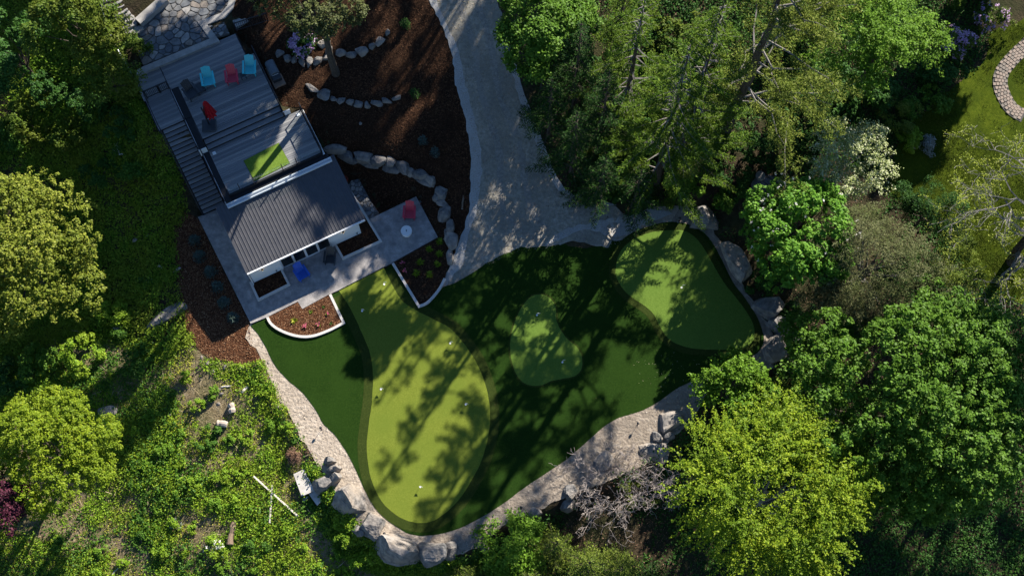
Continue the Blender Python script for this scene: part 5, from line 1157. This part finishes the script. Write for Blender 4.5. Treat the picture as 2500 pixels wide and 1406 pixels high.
bush('white_blossom_shrub', 'white blossoming weed above the pointed slab boulder', 357, 692, (.6, .4, .3), 600, .1, 'weed_dark', 143, flowers=('petal_white', 14, .07, .05))
bush('blue_flower_clump', 'clump of pale blue flowers in the lower meadow', 428, 1280, (.4, .35, .25), 500, .09, 'weed_green', 144, flowers=('silver_leaf', 16, .07, .05))
bush('dry_shrub', 'dry reddish brown shrub above the rock heap', 732, 1112, (.75, .6, .35), 1100, .22, 'dry_red', 145, aspect=.12)

# dwarf blue spruces along the left side of the patio
for i, (x, y) in enumerate([(478,592),(490,630),(516,667),(532,704),(549,742),(570,779)]):
    conifer('dwarf_spruce', 'dwarf blue spruce, %s from the house along the left mulch strip' % OR[i], x, y, .95, .42, 'needle_blue', 150 + i, .03, group='dwarf spruces in the mulch strip', whorl=.09, needle=.13, dens=1.3, droop=-.3, width=.5, bare=.04, taper=.55)
for i, (x, y, lab) in enumerate([(1032, 346, 'small grey green spruce on the mulch bank near the drive'), (1062, 375, 'tiny evergreen below the small grey green spruce'), (990, 62, 'little evergreen shrub high on the mulch bank'), (1012, 232, 'little evergreen at the end of the lower stone arc')]):
    conifer('small_evergreen', lab, x, y, .7, .32, 'needle_blue' if i < 2 else 'needle_dark', 160 + i, .02, group='small evergreens on the mulch bank', whorl=.09, needle=.12, dens=1.1, droop=-.3, width=.5, bare=.04, taper=.6)
def tuft(px, py, r, label, mat, seed, n=46, name='grass_tuft', group=None, z=.12, flower=None):
    b = P(px, py, z + .12); e = empty(name, (b.x, b.y, z)); tag(e, label, 'plant', group); rng = np.random.default_rng(seed); a = rng.uniform(0, 6.283, n); lift = rng.uniform(.25, 1.0, n)
    d = unit(np.stack([np.cos(a), np.sin(a), lift], 1)); L = rng.uniform(.6, 1.1, n) * r
    leafobj('leaves', leaves(rng, d * (L / 2)[:, None], np.stack([-np.cos(a) * lift, -np.sin(a) * lift, np.ones(n)], 1), L, .17, d), mat, e)
    MB().lathe([(.02, -.02), (.03, .03), (.012, .06)], 7).build('stem', M['bark'], e)
    if flower: c_ = rng.normal(size=(14, 3)) * np.array([.07, .07, .02]) + np.array([0, 0, r * .6]); leafobj('blossom', leaves(rng, c_, rdir(rng, 14) + np.array([0, 0, 1]), np.full(14, .1), .9), flower, e)
for i, (x, y, lab) in enumerate([(1073,590,'touching the patio corner'), (1048,608,'brightest one, sunlit near the patio'), (1073,620,'beside the narrow boulder'), (1026,640,'nearest the left kerb of the bed'), (1068,645,'right of the middle of the bed'), (1017,667,'lower left in the bed'), (1048,670,'lowest right in the bed')]):
    tuft(x, y, .34, 'yellow green grass tuft in the pointed bed, ' + lab, 'leaf_yellow', 170 + i, 60, group='grass tufts in the pointed bed')
for i, (x, y, r_, lab, mt, fl) in enumerate([(718,781,.30,'tall light green plant casting a long shadow in the sunny crescent bed','weed_yellow',None), (790,748,.16,'small dark plant near the right corner of the crescent bed','weed_dark',None), (800,765,.2,'pink flowered plant at the right of the crescent bed','weed_green','petal_pink'), (778,791,.2,'pink flowered plant near the curved kerb','weed_green','petal_pink'), (745,796,.18,'small dark red plant near the curved kerb','weed_dark','petal_pink'), (808,788,.17,'small dark plant beside the right end of the kerb','weed_dark',None), (758,760,.18,'small green plant under the patio notch','weed_green',None), (988,660,.2,'red flowered plant at the left of the pointed bed','weed_dark','petal_pink'), (983,638,.14,'tiny red plant near the patio in the pointed bed','weed_dark','petal_pink')]):
    tuft(x, y, r_, lab, mt, 190 + i, 36, 'bed_plant', 'plants in the beds', .12, fl)

# ---------------------------------------------------------------- unseen trees added past the top and right edges to cast shade
OFF = [(-21, 64, 10, (3.6, 3.4, 3.4), 'leaf_shade'), (-8, 58.5, 12.5, (4.2, 3.8, 5.2), 'leaf_green'), (-5.4, 56, 11, (3.2, 3.2, 4.4), 'leaf_green'), (-2, 67, 17, (4.6, 4.2, 5.5), 'leaf_green'), (8.5, 63, 15, (4.6, 4.2, 5.2), 'leaf_green'), (13, 60, 13, (3.6, 3.6, 4.2), 'leaf_green'),
       (39, 34, 15, (5.0, 4.6, 5.0), 'leaf_green'), (45, 28, 14, (4.6, 4.6, 5.0), 'leaf_green'), (36, 53.5, 9, (2.5, 2.6, 3.2), 'leaf_green')]
OFFL = ['above the stone steps', 'above the terrace', 'above the tall bare trunk', 'farthest up the slope', 'above the mulch bank', 'above the head of the drive', 'to the right of the gnarled tree', 'to the right of the big maple', 'above the garden path']
for i, (x, y, zc, R, mt) in enumerate(OFF):
    tree('shade_tree', 'unseen broad tree added for its shade, ' + OFFL[i], 0, 0, zc, R, 21000, .28, mt, 200 + i, .25, world=(x, y), lobes=28, per=50, cr=.5, inner=.4, group='unseen trees added for their shade')

# ---------------------------------------------------------------- ground cover: weeds, undergrowth, mulch chips, grass
def scatter(name, label, poly, n, per, leaf, mat, seed, height=.15, cr=.12, dens=None, aspect=.6, avoid=(), upright=False, drop=0.0):
    rng = np.random.default_rng(seed); xs = [p[0] for p in poly]; ys = [p[1] for p in poly]
    x = rng.uniform(min(xs), max(xs), n * 3); y = rng.uniform(min(ys), max(ys), n * 3); d, ins = poly_dist(x, y, poly); k = ins
    if dens is not None: k &= (nz(x, y, dens[0]) + rng.normal(size=len(x)) * .25) > dens[1]
    for a in avoid: _, ia = poly_dist(x, y, a); k &= ~ia
    x, y = x[k][:n], y[k][:n]; z = ZT(x, y); m = len(x); idx = np.repeat(np.arange(m), per); N = len(idx)
    hh = height * rng.uniform(.3, 1.4, m)[idx] * np.clip(1 + .7 * nz(x, y, 2.2), .15, 2.2)[idx]
    pos = np.stack([x, y, z], 1)[idx] + rng.normal(size=(N, 3)) * np.array([cr, cr, 0]); pos[:, 2] += rng.random(N) * hh + .02 - drop
    if upright:
        a = rng.uniform(0, 6.283, N); td = unit(np.stack([np.cos(a), np.sin(a), rng.uniform(.3, 1.4, N)], 1)); V = leaves(rng, pos, np.stack([-td[:, 0], -td[:, 1], np.full(N, .7)], 1), rng.uniform(.6, 1.4, N) * leaf, aspect, td)
    else: V = leaves(rng, pos, rdir(rng, N) * .7 + np.array([0, 0, .9]), rng.uniform(.6, 1.4, N) * leaf, aspect)
    o = leafobj(name, V, mat, None); return tag(o, label, name.replace('_', ' '), kind='stuff')
mead = gpoly(MEADOW); sandw = pw(SAND, 0); mul = gpoly(MULCH_L)
scatter('meadow_weeds', 'broad leaved green weeds covering the sunny meadow', mead, 8600, 11, .12, 'weed_green', 300, .28, .13, (2.0, -.02), avoid=(sandw, mul))
scatter('yellow_weeds', 'yellow green weeds and flowers among the meadow', mead, 6500, 8, .085, 'weed_yellow', 301, .15, .13, (2.1, -.15), avoid=(sandw, mul))
scatter('dark_weeds', 'darker green weeds among the meadow', mead, 4200, 9, .15, 'weed_dark', 302, .3, .16, (1.3, .3), avoid=(sandw, mul))
scatter('dry_grass', 'dry straw and stems lying among the meadow weeds', mead, 9000, 3, .26, 'straw', 303, .07, .13, None, .06, avoid=(sandw, mul))
bank = gpoly([(-150,-60),(235,-60),(250,60),(320,180),(395,330),(440,430),(455,520),(425,560),(430,650),(440,720),(470,840),(480,860),(300,840),(120,840),(-150,940)])
scatter('bank_weeds', 'shaded green weeds covering the bank left of the stair', bank, 13000, 9, .14, 'bank_leaf', 304, .3, .17, (1.2, -.7))
scatter('bank_grass', 'dark rank grass on the shaded bank', bank, 5500, 7, .26, 'bank_leaf', 305, .22, .14, (1.0, -.2), .16, upright=True)
floor_ = gpoly([(1240,-80),(2420,-80),(2400,150),(2280,250),(2190,340),(2170,480),(2240,510),(2320,580),(2360,670),(2440,725),(2640,725),(2640,1480),(1150,1480),(1130,1365),(1200,1310),(1420,1210),(1640,1075),(1720,980),(1900,900),(1905,830),(1850,740),(1760,570),(1700,505),(1560,500),(1450,478),(1395,460),(1345,380),(1270,200)])
scatter('forest_floor_cover', 'dark ivy and leaf litter under the trees', floor_, 15000, 8, .15, 'leaf_deep', 306, .22, .2, (.8, -.5), avoid=(sandw, pw(TURF)))
scatter('leaf_litter', 'brown litter and twigs on the ground under the trees', floor_, 7000, 4, .1, 'dry_red', 307, .05, .2, (1.3, .0), .4, avoid=(sandw, pw(TURF)))
lawn_w = gpoly(LAWN)
scatter('lawn_grass', 'short mossy grass of the sunlit lawn', lawn_w, 9000, 7, .12, 'lawn_blade', 308, .05, .12, (1.5, -.3), .15, upright=True, avoid=(lft + rgt[::-1],))
cres = arc + pw([(838,786),(806,719),(739,753),(727,738),(655,774)], .1)
def chips(name, label, poly, n, size, mat, seed, zf, avoid=()):
    rng = np.random.default_rng(seed); xs = [p[0] for p in poly]; ys = [p[1] for p in poly]; x = rng.uniform(min(xs), max(xs), n * 3); y = rng.uniform(min(ys), max(ys), n * 3); d, ins = poly_dist(x, y, poly); ins &= d > .08
    for a_ in avoid: ins &= ~poly_dist(x, y, a_)[1]
    x, y = x[ins][:n], y[ins][:n]
    pos = np.stack([x, y, zf(x, y) + rng.uniform(.008, .03, len(x))], 1); V = leaves(rng, pos, np.array([0, 0, 1.0]) + .45 * rdir(rng, len(x)), rng.uniform(.6, 1.5, len(x)) * size, .38); return tag(leafobj(name, V, mat, None), label, 'mulch chips', kind='stuff')
chips('mulch_chips', 'loose bark chips in the sunny crescent bed', cres, 4200, .08, 'chip', 310, lambda x, y: np.full(len(x), .11))
chips('mulch_chips', 'loose bark chips on the left mulch strip', mul, 9000, .085, 'chip', 311, lambda x, y: ZT(x, y) + .02)
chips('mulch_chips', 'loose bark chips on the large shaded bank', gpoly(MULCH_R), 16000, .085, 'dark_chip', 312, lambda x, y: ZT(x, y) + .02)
rim = gpoly([(745,1130),(775,1140),(800,1185),(845,1250),(880,1290),(925,1330),(990,1370),(1110,1365),(1190,1340),(1215,1400),(960,1420),(840,1360),(770,1270),(730,1190)])
scatter('boulder_weeds', 'weeds and small shrubs growing round the foot of the boulders', rim, 2600, 10, .12, 'weed_green', 330, .4, .16, (1.5, -.5), avoid=(sandw,))
scatter('rim_weeds', 'dark weeds in the hollow below the boulders', rim, 1500, 10, .14, 'weed_dark', 331, .3, .16, (1.2, -.6), avoid=(sandw,))
# fallen petals and clippings on the fairway near the sapling
ptl = pw([(1540,880),(1680,850),(1720,900),(1640,960),(1560,960)]); chips('fallen_petals', 'tiny pale petals fallen on the fairway near the sapling', ptl, 40, .05, 'petal_cream', 313, lambda x, y: np.full(len(x), .022))
# meadow mounds: bushy weeds that stand out
mm = [(140,1330),(250,1345),(330,1180),(362,1135),(398,1100),(440,1060),(480,990),(512,960),(452,920),(420,965),(500,1085),(560,1075),(600,1065),(625,935),(640,955),(660,1040),(700,1045),(590,1160),(540,1160),(470,1180),(430,1210),(388,1245),(350,1300),(300,1375),(395,1345),(450,1350),(475,1290),(520,1235),(575,1225),(610,1330),(650,1330),(700,1300),(690,1375),(740,1340),(780,1380),(820,1350),(330,1050),(300,1095),(370,1015),(520,1045),(715,1075),(545,1385),(620,1395),(230,1400),(440,1130)]
mm.sort(key=lambda q: q[1]); bands = ['topmost', 'second', 'third', 'fourth', 'lowest']; k9 = len(mm) // 5; ORX = OR + ['last']
for bi in range(5):
    row = sorted(mm[bi * k9:(bi + 1) * k9 if bi < 4 else len(mm)])
    for i, (x, y) in enumerate(row):
        r_ = rs.uniform(.28, .66); bush('weed_mound', 'bushy green weed mound, %s from the left in the %s band of the meadow' % (ORX[i], bands[bi]), x, y, (r_, r_ * .95, r_ * .8), int(1000 * r_ + 150), .1, rs.choice(('weed_green', 'weed_green', 'weed_dark', 'leaf_bright')), 400 + bi * 20 + i, group='bushy weed mounds in the meadow', lobes=7, cr=.12, per=20)
# dead stems and fallen needles
scatter('meadow_stems', 'tall dead stems lying crosswise in the meadow', mead, 260, 2, .9, 'straw', 320, .12, .3, None, .035, avoid=(sandw, mul))
def litter(name, label, poly, n, size, mat, seed, zf, avoid=()):
    o = chips(name, label, poly, n, size, mat, seed, zf, avoid); o['category'] = 'leaf litter'; return o
litter('drive_litter', 'needles and small stones strewn over the gravel drive', gpoly(DRIVE), 5200, .07, 'straw', 321, lambda x, y: ZT(x, y) + .035)
litter('drive_stones', 'loose pale stones on the gravel drive', gpoly(DRIVE), 3000, .07, 'pebble', 322, lambda x, y: ZT(x, y) + .035)
litter('path_stones', 'loose stones and crumbs on the sand path', sandw, 9000, .075, 'sand_pebble', 323, lambda x, y: np.full(len(x), -.002), avoid=(pw(TURF),))
litter('turf_debris', 'stray leaves fallen on the fairway and greens', pw(TURF), 70, .045, 'dry_red', 324, lambda x, y: np.full(len(x), .03))
litter('patio_debris', 'stray leaves on the patio', pw(PATIO, .1), 110, .06, 'straw', 325, lambda x, y: np.full(len(x), .098))
litter('deck_debris', 'stray leaves on the deck boards', [W2(*q) for q in ((2.3, 11.1), (7.3, 11.1), (7.3, 14.9), (2.3, 14.9))], 70, .055, 'straw', 326, lambda x, y: np.full(len(x), 3.998))
